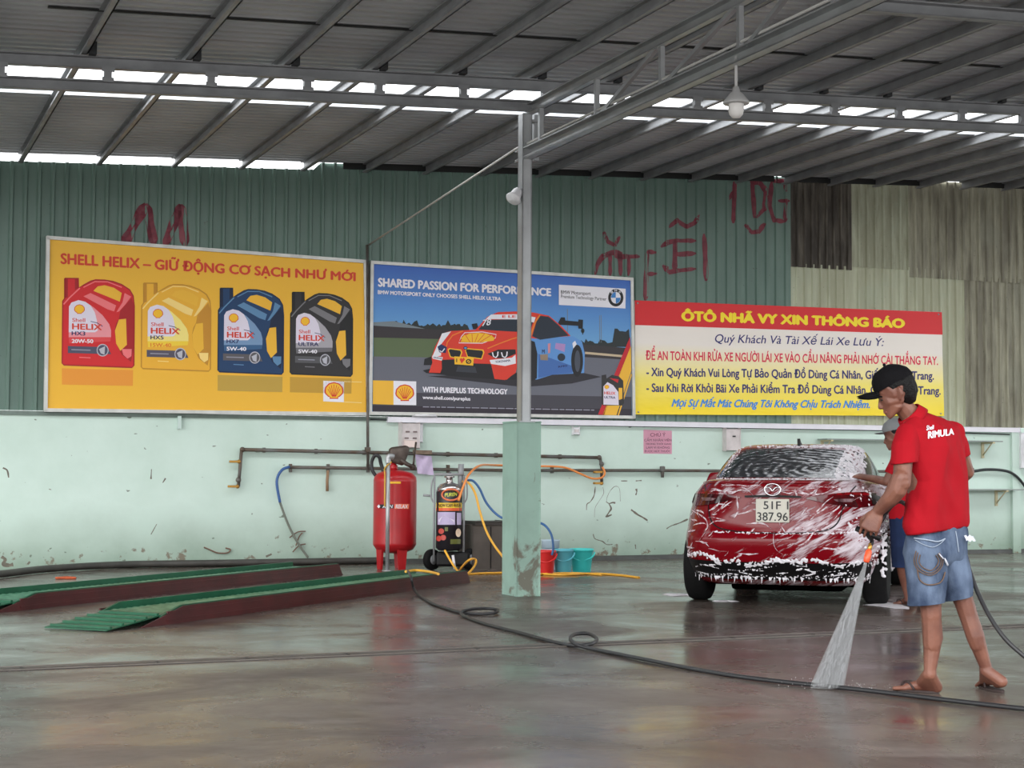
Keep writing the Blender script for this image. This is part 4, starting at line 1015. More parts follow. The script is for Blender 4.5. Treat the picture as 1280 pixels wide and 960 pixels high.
for i in range(420):   # right flank and rear corner
    y = rnd.uniform(.15, 2.6); z = rnd.uniform(.25, 1.04); pr_.append([((sideX(y, z, LOW, NL)+.001, y, z), rnd.uniform(.006, .018))])
for i in range(150):   # round the right rear wheel
    a = rnd.uniform(-.2, pi+.2); pr_.append([((.885+rnd.uniform(-.02, .02), .96+.385*cos(a), .33+.385*sin(a)), rnd.uniform(.008, .018))])
big = blob(pr_, .0055, 2)
q = MB(); q.addbm(big, True)
fo = q.build('foam', M_FOAM, car, 'thick white suds'); fo['kind'] = 'stuff'
# wiped streaks of foam on the rear, mostly on the right half
q = MB()
def streak(x, z, ang, ln, wd):
    n = 12; cv = rnd.uniform(-1.3, 1.3); ph_ = rnd.uniform(0, 6); Lr = []; Mr = []; Rr = []
    px_, pz_ = x, z; a = ang
    for i in range(n+1):
        t_ = i/n; a = ang+cv*t_+.16*sin(t_*7+ph_); wv = wd*(sin(pi*min(1, .05+t_*.95))**.6)*(.7+.6*rnd.random())
        nx, nz = -sin(a), cos(a)
        for row, k, of in ((Lr, 1, .002), (Mr, 0, .009), (Rr, -1, .002)):
            xx = max(-.86, min(.885, px_+nx*wv*k)); zz = max(.3, min(1.07, pz_+nz*wv*k)); row.append(V((xx, rearY(xx, zz)-of-.013*(.87 < zz < 1.0 and abs(xx) > .3), zz)))
        px_ += cos(a)*ln/n; pz_ += sin(a)*ln/n
    q.grid([Lr, Mr, Rr], True)
for i in range(60):
    x = rnd.triangular(-.8, .86, .72); z = rnd.triangular(.42, 1.05, .66)
    if -.2 < x < .2 and z > .68: continue
    streak(x, z, rnd.choice((.5, .35, .75, .6, 2.7, .2))+rnd.uniform(-.3, .3), rnd.uniform(.06, .24), rnd.uniform(.0022, .0075))
for i in range(26): streak(rnd.uniform(-.85, -.3), rnd.uniform(.42, .98), rnd.uniform(-.2, 1.0), rnd.uniform(.05, .18), rnd.uniform(.002, .008))
for i in range(22): streak(rnd.uniform(-.6, .6), rnd.uniform(.97, 1.06), rnd.uniform(-.25, .25), rnd.uniform(.08, .26), rnd.uniform(.002, .006))
M_WISP = mat('foam_wisp', (222, 212, 218), .7, rgb2=(150, 66, 76), scale=34, lo=.38, hi=.55)
ob = q.build('foam_smear', M_WISP, car, 'wiped white foam streaks'); ob['kind'] = 'stuff'
CARROT = -radians(17); CARLOC = V((2.215, 14.12, 0))
car.location = CARLOC; car.rotation_euler = (0, 0, CARROT); car.matrix_world = Matrix.Translation(CARLOC) @ Matrix.Rotation(CARROT, 4, 'Z')
def carw(x, y, z): return car.matrix_world @ V((x, y, z))
# suds on the floor
def puddle(px, py, rx, ry, label, seed):
    r_ = random.Random(seed); c = gnd(px, py); q = MB(); ph = [r_.uniform(0, 6) for _ in range(4)]; rings_ = []
    for k, (f_, h) in enumerate(((0.02, .012), (.5, .011), (.8, .008), (1, .0015))):
        rings_.append([V((c.x+f_*rx*cos(a)*(1+.3*sin(3*a+ph[0])+.2*sin(7*a+ph[1])), c.y+f_*ry*sin(a)*(1+.3*sin(4*a+ph[2])+.2*sin(6*a+ph[3])), h)) for a in [2*pi*i/48 for i in range(49)]])
    q.grid(rings_)
    return tag(q.build('foam_puddle', M_FOAM), label, 'foam', 'suds on the wet floor')
puddle(857, 744, .22, .12, 'patch of suds on the floor left of the left rear tyre', 1)
puddle(1112, 757, .16, .35, 'patch of suds on the floor beside the right rear tyre', 2)
puddle(905, 752, .10, .05, 'small strip of suds on the floor just behind the left rear tyre', 3)
puddle(980, 736, .10, .05, 'scrap of suds on the floor under the middle of the car', 6)
# ================================================================== WALL FIXTURES AND PROPS
M_PIPE = mat('grey_pipe', (104, 104, 102), .5, metal=.3, rgb2=(92, 78, 66), scale=6)
M_CAB = mat('black_cable', (34, 38, 40), .5); M_BRASS = mat('brass', (176, 132, 62), .35, metal=.7)
def wpts(pts, o): return [wl(x, y, o) for x, y in pts]
# upper pipe with taps at its ends
t = thing('water_pipe', 'upper grey water pipe on the mint wall with drop ends', 'pipe', wl(525, 567, .0))
q = MB(); q.tube(wpts([(302, 562), (525, 567), (750, 572)], .07), .022, 8); q.tube(wpts([(302, 561), (300, 585), (298, 608)], .07), .02, 8); q.tube(wpts([(750, 571), (752, 585), (752, 602)], .07), .02, 8)
for x, y in ((303, 562), (749, 572), (298, 600), (752, 580)): q.sphere(wl(x, y, .07), .034, seg=10)
for x in (330, 395, 455, 560, 620, 700): q.obox(wl(x, 562+(x-302)*.0223, .035), WD*.012, WN*.035, UP*.03)
q.build('pipe_run', M_PIPE, t)
for x, y in ((297, 608), (299, 577), (752, 590), (752, 604)):
    q = MB(); p = wl(x, y, .07); q.tube([p, p-WD*.12], .014, 8); q.sphere(p, .026, seg=8); q.obox(p-WD*.06+WN*.035, WD*.05, WN*.006, UP*.012)
    q.build('tap', M_BRASS, t)
t = thing('water_pipe', 'long lower grey pipe running the length of the mint wall', 'pipe', wl(800, 588, .0))
q = MB(); q.tube(wpts([(362, 584), (500, 586), (640, 588), (800, 588), (1000, 589), (1215, 589.5)], .06), .02, 8)
for x in (363, 410, 460, 560, 640, 690, 828, 1215): q.obox(wl(x, 585+(x-363)*.005, .03), WD*.014, WN*.03, UP*.05)
q.build('pipe_run', M_PIPE, t)
q = MB(); q.tube(wpts([(410, 588), (409, 600), (409, 614)], .05), .018, 8); q.build('drop_pipe', mat('rust_pipe', (150, 120, 92), .7), t)
q = MB(); q.tube(wpts([(828, 583), (828, 590), (828, 597)], .06), .022, 8); q.obox(wl(828, 586, .1), WD*.03, WN*.02, UP*.03); q.build('tap', M_PIPE, t)
q = MB(); q.tube(cr(wpts([(1215, 589.5), (1232, 587), (1250, 587.5), (1264, 591), (1276, 601), (1290, 622)], .075), 6), .02, 8)
tag(q.build('conduit', M_CAB), 'black conduit bending down at the right end of the lower pipe', 'cable')
q = MB(); q.tube(cr(wpts([(362, 583.5), (352, 588), (346, 602), (350, 628)], .09), 6), .017, 8); q.mi = 1; q.tube(cr(wpts([(350, 628), (360, 655), (372, 678), (385, 697)], .06), 6), .014, 8)
tag(q.build('hanging_hose', [mat('blue_hose', (52, 92, 150), .4), mat('grey_hose', (112, 116, 106), .6)]), 'blue and grey hose hanging from the left end of the lower pipe', 'hose')
q = MB()
for a, bb in (((362, 672), (382, 664)), ((370, 682), (378, 666)), ((366, 690), (382, 680))): q.tube(cr(wpts([a, ((a[0]+bb[0])/2, (a[1]+bb[1])/2-3), bb], .03), 4), .008, 5)
tag(q.build('wire_scrap', mat('rusty_wire', (120, 92, 78), .8)), 'rusty tangle of wire by the end of the hanging hose', 'wire')
q = MB(); q.tube(cr(wpts([(255, 684), (262, 687), (272, 691), (284, 691), (288, 687), (282, 685)], .02), 5), .009, 5)
tag(q.build('wire_scrap', MATS['rusty_wire']), 'short bent wire stuck to the left wall near the floor', 'wire')
q = MB(); q.tube(wpts([(459, 306), (459.5, 520), (460, 588)], .085), .018, 8); q.obox(wl(459.5, 562, .09), WD*.03, WN*.03, UP*.03)
tag(q.build('conduit', M_PIPE), 'vertical conduit between the yellow sign and the blue sign', 'pipe')
q = MB(); q.obox(wl(224, 528, .03), WD*.02, WN*.03, UP*.075); tag(q.build('pipe_stub', mat('pale_mint_stub', (196, 214, 208), .6)), 'short pale pipe stub on the wall below the yellow sign', 'pipe')
q = MB(); q.tube(wpts([(463, 524), (640, 530), (905, 534.5), (1100, 538), (1262, 543)], .022), .009, 6)
tag(q.build('wall_cable', M_CAB), 'thin black cable along the wall just under the white ledge', 'cable')
def wallbox(name, px0, px1, py0, py1, dep, m_, label, cat, extra=None):
    s0, h1 = wsh(px0, py0); s1, h0 = wsh(px1, py1); t = thing(name, label, cat, wp((s0+s1)/2, h0, 0))
    q = MB(); q.wbox(s0, s1, h0, h1, .001, dep, .012); q.build('housing', m_, t)
    if extra: extra(t, s0, s1, h0, h1, dep)
    return t
M_BOX = mat('beige_box', (214, 206, 206), .6, var=.15, scale=10); M_WBX = mat('white_box', (232, 232, 236), .5, var=.06, scale=8)
def ex(t, s0, s1, h0, h1, dep):
    w_ = s1-s0; hh = h1-h0
    q = MB(); q.wbox(s0+.12*w_, s1-.2*w_, h0+.03*hh, h0+.30*hh, dep, dep+.02, .006); q.build('label_plate', mat('plate_pale', (232, 214, 208), .5), t)
    for a, b_ in ((.3, .62), (.72, .62), (.25, .36), (.7, .36)):
        q = MB(); q.wbox(s0+(a-.09)*w_, s0+(a+.12)*w_, h0+b_*hh, h0+(b_+.06)*hh, dep, dep+.012); q.build('breaker', mat('breaker_grey', (120, 104, 104), .6), t)
    q = MB(); q.wbox(s1, s1+.25*w_, h0+.25*hh, h1-.03*hh, .001, dep*.6, .01); q.build('side_box', M_WBX, t)
wallbox('meter_box', 498, 520, 529, 560, .14, M_BOX, 'beige electric meter box on the wall above the red cylinder', 'box', ex)
def ex2(t, s0, s1, h0, h1, dep):
    q = MB(); q.wbox(s0+.45*(s1-s0), s0+.65*(s1-s0), h0+.62*(h1-h0), h0+.68*(h1-h0), dep, dep+.01); q.build('switch', M_BLKP, t)
wallbox('fuse_box', 903, 921, 536, 563, .10, M_BOX, 'pale fuse box on the wall above the left side of the car', 'box', ex2)
def ex3(t, s0, s1, h0, h1, dep):
    q = MB(); q.wbox(s0+.2*(s1-s0), s1-.2*(s1-s0), h0+.3*(h1-h0), h1-.3*(h1-h0), dep, dep+.012, .004); q.build('button', M_BOX, t)
wallbox('junction_box', 714.5, 722.5, 534, 543, .05, M_WBX, 'small white junction box under the ledge right of the column', 'box', ex3)
def ex4(t, s0, s1, h0, h1, dep):
    q = MB(); q.wbox(s0+.32*(s1-s0), s1-.1*(s1-s0), h0+.22*(h1-h0), h1-.2*(h1-h0), dep, dep+.06, .01); q.build('grey_cover', mat('grey_cover', (150, 152, 150), .5), t)
wallbox('wall_cabinet', 1271, 1292, 541, 585, .08, M_WBX, 'white mounting board with grey box at the right edge of the wall', 'box', ex4)
# fluorescent batten on the ledge
s0, h0 = wsh(514, 524); s1, _ = wsh(544, 525)
t = thing('batten_lamp', 'short white batten lamp on the ledge above the meter box', 'lamp', wp((s0+s1)/2, 1.84, .06))
q = MB(); q.wbox(s0, s1, 1.842, 1.87, .03, .075, .005); q.build('housing', M_WBX, t)
q = MB(); q.tube([wp(s0+.02, 1.855, .09), wp(s1-.02, 1.855, .09)], .014, 10); q.build('tube', M_WBX, t)
# hanging sheets of paper on a board
s0, h1 = wsh(518, 562); s1, h0 = wsh(538, 569)
t = thing('clip_board', 'mauve paper sheets hanging from a wooden strip beside the meter box', 'paper', wl(529, 594, .1))
q = MB(); p0, p1 = wl(517, 565, .13), wl(539, 565.5, .13); q.obox((p0+p1)/2, (p1-p0)/2, WN*.03, UP*.025); q.build('wooden_strip', mat('old_wood', (130, 112, 96), .7, var=.3, scale=20), t)
q = MB(); rows = []
for j in range(7): rows.append([wl(519+i*2.9+(j*.5), 568+j*4+.3*i, .11+.02*sin(i*1.3+j)) for i in range(8)])
q.grid(rows); q.build('paper_sheet', mat('mauve_paper', (206, 190, 220), .8, var=.08, scale=12), t)
# shelf brackets and glass shelves on the right
M_BRK = mat('cream_bracket', (196, 186, 150), .5); M_SHELF = mat('grey_shelf', (140, 150, 146), .3)
for lab, y, x0, x1, bs in (('upper thin wall shelf on brackets right of the man in red', 549, 1028, 1247, (1032, 1233)), ('lower thin wall shelf on brackets right of the man in red', 612, 1120, 1274, (1126, 1250))):
    t = thing('wall_shelf', lab, 'shelf', wl((x0+x1)/2, y, 0))
    s0, h = wsh(x0, y, .15); s1, _ = wsh(x1, y, .15)
    q = MB(); q.wbox(s0, s1, h-.008, h+.008, .02, .27); q.build('shelf_board', M_SHELF, t)
    for bx in bs:
        sb_, _ = wsh(bx, y, .1); q = MB(); q.wbox(sb_-.02, sb_+.02, h-.032, h-.009, .001, .27); q.wbox(sb_-.02, sb_+.02, h-.24, h-.03, .001, .024)
        q.tube([wp(sb_, h-.2, .02), wp(sb_, h-.03, .22)], .01, 6); q.build('bracket', M_BRK, t)
# lamp on the post
pl_ = pp+UP*((588-236)/FPX*15.3+HC)
t = thing('flood_lamp', 'small white lamp fixed to the left of the steel post', 'lamp', pl_-WD*.06)
q = MB(); ax_ = (-WD*.6+WN*.35-UP*.75).normalized(); q.lathe([(.035, 0), (.05, .03), (.055, .09), (.075, .13), (.07, .14), (0, .15)], pl_-WD*.06+UP*.06, 20, ax_); q.build('shade', M_WBX, t)
q = MB(); q.tube([pl_-WD*.03+UP*.07, pl_-WD*.075+UP*.06], .018, 8); q.build('arm', M_STEEL, t)
# hanging bulb lamp
tp = tru(920, 70); lb = tru(920, 148); zt = tp.z
z_lo = HC+(590-148)/FPX*lb.y*1.0
t = thing('pendant_lamp', 'pendant bulb lamp with a wide shade hanging from the truss', 'lamp', V((tp.x, tp.y, lb.z)))
X, Y = tp.x, tp.y; z0 = lb.z; k = Y/FPX
q = MB(); q.tube([(X, Y, z0+40*k), (X, Y, tp.z)], .012, 6); q.build('cord', mat('white_cord', (190, 190, 190), .6), t)
q = MB(); q.lathe([(.09, 18*k), (.098, 19*k), (.092, 22*k), (.05, 31*k), (.03, 34*k), (.022, 40*k), (0, 41*k)], (X, Y, z0), 24); q.build('lamp_shade', mat('grey_shade', (176, 176, 176), .4), t)
q = MB(); q.lathe([(0, 0), (.03, 1*k), (.05, 5*k), (.058, 11*k), (.056, 18*k), (.05, 20*k)], (X, Y, z0), 24); q.build('bulb', mat('milk_glass', (228, 226, 224), .3), t)

# ---------------------------------------------------- red pressure cylinder
c = gnd(493, 711); M_TANK = mat('tank_red', (178, 26, 34), .3, var=.15, scale=5); M_TNK2 = M_TANK
k = c.y/FPX
t = thing('pressure_tank', 'red upright pressure cylinder on three legs by the wall', 'tank', c)
R = 27*k; zb, zt = 22*k, 118*k
q = MB(); q.lathe([(0, zb-3*k), (R*.5, zb-2*k), (R*.85, zb+2*k), (R, zb+8*k), (R*1.005, zb+10*k), (R, zb+12*k), (R, zt-10*k), (R*1.005, zt-9*k), (R*.97, zt-4*k), (R*.8, zt+1*k), (R*.45, zt+4*k), (R*.2, zt+5*k), (0, zt+5*k)], c, 40); q.build('cylinder', M_TANK, t)
for a in (radians(-60), radians(215), radians(80)):
    q = MB(); d_ = V((cos(a), sin(a), 0)); p = c+d_*R*.72; n_ = V((-d_.y, d_.x, 0))
    pts = [p-n_*.065+UP*(zb+6*k), p+n_*.065+UP*(zb+6*k), p+n_*.04, p-n_*.04]; q.prism(pts, d_*.03); q.build('leg', M_TANK, t)
def cyl(px, py, e=.004):
    """point on the cylinder seen at (px,py)"""
    d = ray(px, py); dx, dy = d.x, d.y; ox, oy = CAM.x-c.x, CAM.y-c.y; rr = R+e
    A_ = dx*dx+dy*dy; B_ = 2*(ox*dx+oy*dy); C_ = ox*ox+oy*oy-rr*rr; D_ = B_*B_-4*A_*C_
    return CAM+d*((-B_-sqrt(max(D_, 0)))/(2*A_))
def cyl_grid(q, x0, x1, y0, y1, e, sl=0.0, n=8, fn=None):
    f_ = fn or cyl; q.grid([[f_(x0+(x1-x0)*i/n+sl*(y1-y), y, e) for i in range(n+1)] for y in (y0, y1)], False)
q = MB(); cyl_grid(q, 475, 492, 630.5, 635.5, .003); q.build('black_label', pr('black'), t)
q = MB(); cyl_grid(q, 493, 511, 630, 636, .003, .1); q.build('orange_label', pr('tank_orange', (244, 130, 96)), t)
q = MB(); put_text(q, 'ASIN', (478, 635), (491, 635), 4, 4, lambda x, y: cyl(x, y, .006), .03, .2); put_text(q, 'RELAX', (494.5, 635.4), (510, 635.4), 4.6, 4.6, lambda x, y: cyl(x, y, .006), .03, .2)
q.poly([cyl(x, y, .006) for x, y in ((471.3, 633), (473.4, 630.6), (475.5, 633), (473.4, 635.5))]); q.build('label_lettering', WHT, t)
q = MB(); cyl_grid(q, 487, 501, 602, 604.5, .003); q.build('warning_label', pr('logo_yellow'), t)
M_PUMP = mat('dirty_metal', (96, 86, 80), .5, metal=.4, rgb2=(60, 48, 42), scale=10); M_HOSEB = mat('black_rubber_hose', (38, 38, 40), .45)
tz = c+UP*(zt+4*k)
q = MB(); q.lathe([(.05, 0), (.05, .06), (.035, .07), (.035, .12)], tz+V((-.02, 0, 0)), 14); q.build('neck', M_TANK, t)
q = MB(); pb = tz+V((.02, -.04, .18)); q.addbm(hull([(pb+V((-.05, 0, .05)), .05), (pb+V((.10, .02, .07)), .05), (pb+V((.06, 0, -.08)), .04), (pb+V((-.06, 0, -.05)), .035)]), True)
q.tube(cr([pb+V((.05, -.03, -.05)), pb+V((.12, -.05, -.1)), pb+V((.18, -.02, -.13)), pb+V((.2, 0, -.16))], 5), .025, 8); q.tube([pb+V((.19, 0, -.17)), pb+V((.22, .1, .16))], .012, 8); q.sphere(pb+V((.19, 0, -.14)), .04, seg=8)
q.build('valve_head', M_PUMP, t)
q = MB(); q.tube(cr([tz+V((-.13, 0, -.04)), tz+V((-.17, 0, .08)), tz+V((-.19, -.02, .16)), tz+V((-.24, -.02, .18)), tz+V((-.28, 0, .10)), tz+V((-.27, 0, .0)), tz+V((-.23, 0, -.06))], 6), .022, 8); q.build('hose_elbow', M_HOSEB, t)
# galvanised stand pipe in front of the cylinder
g0 = gnd(484, 714); kk = g0.y/FPX
t = thing('stand_pipe', 'slim grey stand pipe standing in front of the red cylinder', 'pipe', g0)
q = MB(); q.tube([g0+UP*.001, g0+UP*136*kk], .024, 12); q.lathe([(.06, .001), (.06, .012)], g0, 16); q.build('pipe', M_STEEL, t)
q = MB(); q.tube(cr([g0+UP*(134*kk), g0+UP*(141*kk), g0+UP*(143*kk)+V((.02, 0, 0)), g0+UP*(142*kk)+V((.06, .02, 0))], 5), .034, 10); q.build('elbow', M_STEEL, t)
q = MB(); q.tube(cr([g0+UP*(136*kk)+V((.04, -.01, 0)), g0+UP*(128*kk)+V((-.035, -.03, 0)), g0+UP*(118*kk)+V((-.036, -.02, 0)), g0+UP*(80*kk)+V((-.034, -.02, 0))], 5), .009, 6); q.build('yellow_tube', mat('yellow_tube', (206, 160, 60), .5), t)

# ---------------------------------------------------- foam machine
c2 = gnd(561, 713); k = c2.y/FPX
t = thing('foam_sprayer', 'black wheeled foam sprayer with printed label and yellow band beside the red cylinder', 'sprayer', c2)
R2 = 16.5*k; M_INOX = mat('polished_steel', (190, 186, 186), .2, metal=.9); M_TK = mat('sprayer_black', (30, 28, 34), .3)
zb, zt = 28*k, 98*k
q = MB(); q.lathe([(0, zb-4*k), (R2*.8, zb-3*k), (R2, zb), (R2, zt-1*k), (R2*.99, zt)], c2, 36); q.build('cylinder', M_TK, t)
q = MB(); q.lathe([(R2*1.0, zt), (R2*.93, zt+5*k), (R2*.7, zt+9*k), (R2*.3, zt+11*k), (R2*.25, zt+13*k), (R2*.25, zt+17*k), (R2*.4, zt+17.5*k), (R2*.4, zt+19*k), (R2*.15, zt+20*k), (R2*.15, zt+24*k), (0, zt+24*k)], c2, 32); q.build('steel_dome', M_INOX, t)
def cyl2(px, py, e=.004):
    d = ray(px, py); dx, dy = d.x, d.y; ox, oy = CAM.x-c2.x, CAM.y-c2.y; rr = R2+e
    A_ = dx*dx+dy*dy; B_ = 2*(ox*dx+oy*dy); C_ = ox*ox+oy*oy-rr*rr; D_ = B_*B_-4*A_*C_
    return CAM+d*((-B_-sqrt(max(D_, 0)))/(2*A_))
q = MB(); cyl_grid(q, 545, 577.2, 628.5, 635, .003, fn=cyl2); q.build('yellow_band', pr('band_yellow', (232, 196, 56)), t)
q = MB(); cyl_grid(q, 545, 577.2, 635, 638.5, .003, fn=cyl2); q.build('orange_band', pr('band_orange', (226, 96, 52)), t)
q = MB(); cyl_grid(q, 547, 569, 640, 656, .003, fn=cyl2); cyl_grid(q, 571, 576.5, 641, 656, .003, fn=cyl2); q.mi = 1
q.poly([cyl2(x, y, .006) for x, y in ((548, 650), (552, 646), (557, 645), (562, 648), (568, 650), (568, 653), (560, 655), (549, 653))])
q.mi = 2
for x, y in ((551.5, 664), (554, 672), (548.5, 673)): q.poly([cyl2(x+3.6*cos(a), y+3.6*sin(a), .005) for a in [2*pi*i/10 for i in range(10)]])
q.mi = 3; q.poly([cyl2(573+3.4*cos(a), 666+5.4*sin(a), .005) for a in [2*pi*i/16 for i in range(16)]])
q.mi = 4; cyl_grid(q, 563, 576, 674, 680, .003, fn=cyl2); cyl_grid(q, 556, 560, 659, 664, .004, fn=cyl2)
q.build('picture_label', [pr('lavender', (186, 172, 206)), pr('lavender_light', (216, 208, 226)), pr('label_red', (190, 70, 60)), pr('label_cream', (232, 206, 180)), pr('label_olive', (96, 100, 44))], t)
q = MB(); el = [cyl2(563.5+11*cos(a), 618.5+7*sin(a), .010) for a in [2*pi*i/28 for i in range(28)]]; q.tube(el, .012, 6, closed=True); q.build('oval_badge', pr('badge_orange', (228, 122, 84)), t)
q = MB(); put_text(q, 'PUREN', (556, 621), (571.5, 619.5), 4.4, 4.2, lambda x, y: cyl2(x, y, .008), .04, .2); q.build('badge_lettering', pr('badge_green', (206, 214, 80)), t)
q = MB(); put_text(q, 'SNOW FOAM WASH', (546.5, 634), (576, 633.6), 4.2, 4.2, lambda x, y: cyl2(x, y, .007), .04, .1); q.build('band_lettering', pr('band_brown', (96, 66, 22)), t)
q = MB()
for sx_, px in ((-1, 543), (1, 580)):
    p0 = atY(px, 606, c2.y-.02); q.tube(cr([p0+UP*9*k, p0+UP*2*k+V((sx_*.03, 0, 0)), p0-UP*16*k+V((sx_*.035, 0, 0)), p0-UP*24*k-V((sx_*.01, 0, 0))], 5), .010, 6)
    q.tube([p0+UP*12*k, p0-UP*95*k], .013, 6)
q.tube([atY(543, 593, c2.y-.02), atY(580, 593, c2.y-.02)], .014, 8); q.tube([atY(529, 619, c2.y), atY(540, 620, c2.y)], .014, 6)
q.build('handle_frame', M_STD, t)
q = MB(); pA = atY(576, 612, c2.y+.02); q.tube([pA, pA+UP*32*k], .035, 14); q.build('filter_tube', M_STD, t)
q = MB(); q.obox(c2+UP*14*k+V((.05, .06, 0)), V((21*k, 0, 0)), V((0, .13, 0)), UP*9*k, .03); q.build('motor_housing', M_BLKP, t)
for px, rr in ((540, 12.5), (588, 13)):
    w0 = atY(px, 700, c2.y+.05); w0.z = rr*k*1.05; q = MB(); q.lathe([(rr*k*.5, -.03), (rr*k, -.035), (rr*k*1.05, -.015), (rr*k*1.05, .015), (rr*k, .035), (rr*k*.5, .03)], w0, 28, (.75, -.66, 0)); wh = q.build('wheel', M_RUB, t)
    q = MB(); q.lathe([(rr*k*.52, -.025), (rr*k*.5, .03), (rr*k*.2, .036), (0, .036)], w0, 20, (.75, -.66, 0)); q.build('hub', M_STD, wh)
q = MB(); q.tube([atY(566, 694, c2.y-.18), atY(568.5, 711, c2.y-.18)], .016, 8); q.build('white_handle', WHT, t)
# brown box behind
g = gnd(614, 712); s0, _ = wsh(590, 700); 
t = thing('storage_cabinet', 'dark brown cabinet against the wall behind the column', 'cabinet', g)
c3 = gnd(590, 713); k = c3.y/FPX; w_ = 46*k/cos(TH)
pA = c3+WD*(w_/2)-WN*.24
q = MB(); q.obox(pA+UP*28*k, WD*(w_/2), WN*.24, UP*28*k, .012); q.build('body', mat('brown_board', (88, 80, 74), .7, var=.25, scale=5), t)
q = MB(); q.obox(pA+UP*57.5*k+WD*.02, WD*(w_/2-.02), WN*.22, UP*2.6*k, .008); q.build('lid', mat('brown_lid', (62, 56, 52), .6), t)
q = MB(); q.obox(pA+UP*28*k+WN*.243, WD*.004, WN*.004, UP*26*k); q.build('door_seam', M_BLKP, t)

# ---------------------------------------------------- buckets
def bucket(px, py, rpx, hpx, m_, label, bail=True):
    c = gnd(px, py); k = c.y/FPX; R = rpx*k; h = hpx*k
    t = thing('bucket', label, 'bucket', c, 'wash buckets')
    q = MB(); q.lathe([(0, .003), (R*.76, 0), (R*.78, .01), (R*.96, h*.86), (R*.98, h*.88), (R*1.05, h*.9), (R*1.06, h), (R*1.02, h), (R*.97, h*.9), (R*.74, .02), (0, .02)], c, 36); q.build('pail', m_, t)
    if bail:
        q = MB(); q.tube([c+V((R*1.08*cos(a), -abs(sin(a))*R*.55-R*.25, h*.86-sin(a)*h*.34)) for a in [pi*i/20 for i in range(21)]], .011, 8); q.build('bail', m_, t)
    return t
bucket(682, 718, 12.5, 30, mat('bucket_red', (214, 44, 44), .35), 'red plastic bucket nearest the column')
bucket(704, 717, 12.5, 30.5, mat('bucket_blue', (92, 180, 196), .35), 'blue green bucket in the middle of the three')
bucket(727, 715.5, 14.5, 29.5, mat('bucket_teal', (64, 204, 200), .35), 'bright turquoise bucket at the right of the three')
b4 = bucket(688, 712, 11, 26, mat('bucket_clear', (186, 206, 220), .3), 'pale clear bucket standing behind the red bucket', False)
q = MB(); cc = gnd(688, 712); kk = cc.y/FPX; q.lathe([(0, 26.5*kk), (9*kk, 26.5*kk), (11*kk, 27*kk), (11.5*kk, 36*kk), (12*kk, 37*kk), (11*kk, 37*kk), (10*kk, 28*kk), (0, 28*kk)], cc, 28); tag(q.build('basin', MATS['bucket_clear'], root=cc+UP*26.5*kk), 'pale plastic tub stacked on the bucket behind the red bucket', 'tub')

# ---------------------------------------------------- hoses
def hose(name, pts, r, m_, label, n=8, cat='hose'):
    q = MB(); q.tube(cr(pts, n), r, 8); return tag(q.build(name, m_), label, cat)
M_YH = mat('yellow_hose', (238, 176, 60), .4); M_OH = mat('orange_hose', (232, 142, 72), .4); M_BH = mat('blue_air_hose', (48, 96, 150), .4)
Yc = c2.y
def fl(px, py, r=.012): p = gnd(px, py, r); return p
hose('yellow_hose', [atY(556, 688, Yc-.25), atY(562, 699, Yc-.35), atY(570, 711, Yc-.5), atY(578, 718, Yc-1.2), atY(586, 716, Yc-1.2), atY(594, 706, Yc-.9), atY(594, 699, Yc-.8), atY(585, 701, Yc-.9), fl(574, 714), fl(578, 717.5), fl(610, 716.5), fl(650, 716), fl(700, 718.5), fl(740, 717), fl(770, 718.5), fl(799, 722)], .013, M_YH, 'yellow hose looping from the foam sprayer along the floor')
hose('yellow_hose', [fl(672, 718), fl(700, 716.5), fl(728, 716.8), fl(752, 718.5)], .012, M_YH, 'second strand of yellow hose on the floor in front of the buckets')
hose('yellow_hose', [atY(578, 602, Yc), atY(586, 604, Yc-.02), atY(594, 617, Yc-.05), atY(600, 640, Yc-.1), atY(608, 664, Yc-.15), atY(618, 682, Yc-.2), atY(630, 698, Yc-.3), fl(640, 713.5)], .014, M_YH, 'yellow hose hanging down from the top of the foam sprayer')
hose('blue_hose', [atY(580, 602, Yc+.02), atY(590, 600.5, Yc), atY(599, 610, Yc), atY(609, 630, Yc), atY(625, 646, Yc-.05), atY(645, 652, Yc-.2), atY(665, 652, Yc-.5), atY(680, 656, Yc-.75), atY(689, 668, Yc-.82), atY(691.5, 684, Yc-.83), atY(690, 694, Yc-.83)], .014, M_BH, 'blue hose running from the foam sprayer into the red bucket')
hose('orange_hose', [atY(573, 626, Yc-.22), atY(580, 606, Yc-.15), atY(587, 592, Yc), atY(600, 582, 19.9), wl(618, 581.5, .14), wl(650, 582.5, .14), wl(690, 583, .14), wl(708, 585, .14), wl(725, 592, .16), wl(740, 598, .16), wl(752, 597, .15), wl(756, 591, .12), wl(753, 584, .09)], .014, M_OH, 'orange hose looped from the foam sprayer up to the tap at right')
e1 = gnd(575, 716)
def rampz(px, py, z): return gnd(px, py, z)
hose('yellow_hose', [rampz(507, 714.5, .16), rampz(520, 713, .16), rampz(535, 714.5, .16), rampz(548, 717.5, .165)], .013, M_YH, 'short yellow hose end lying across the far end of the near ramp')
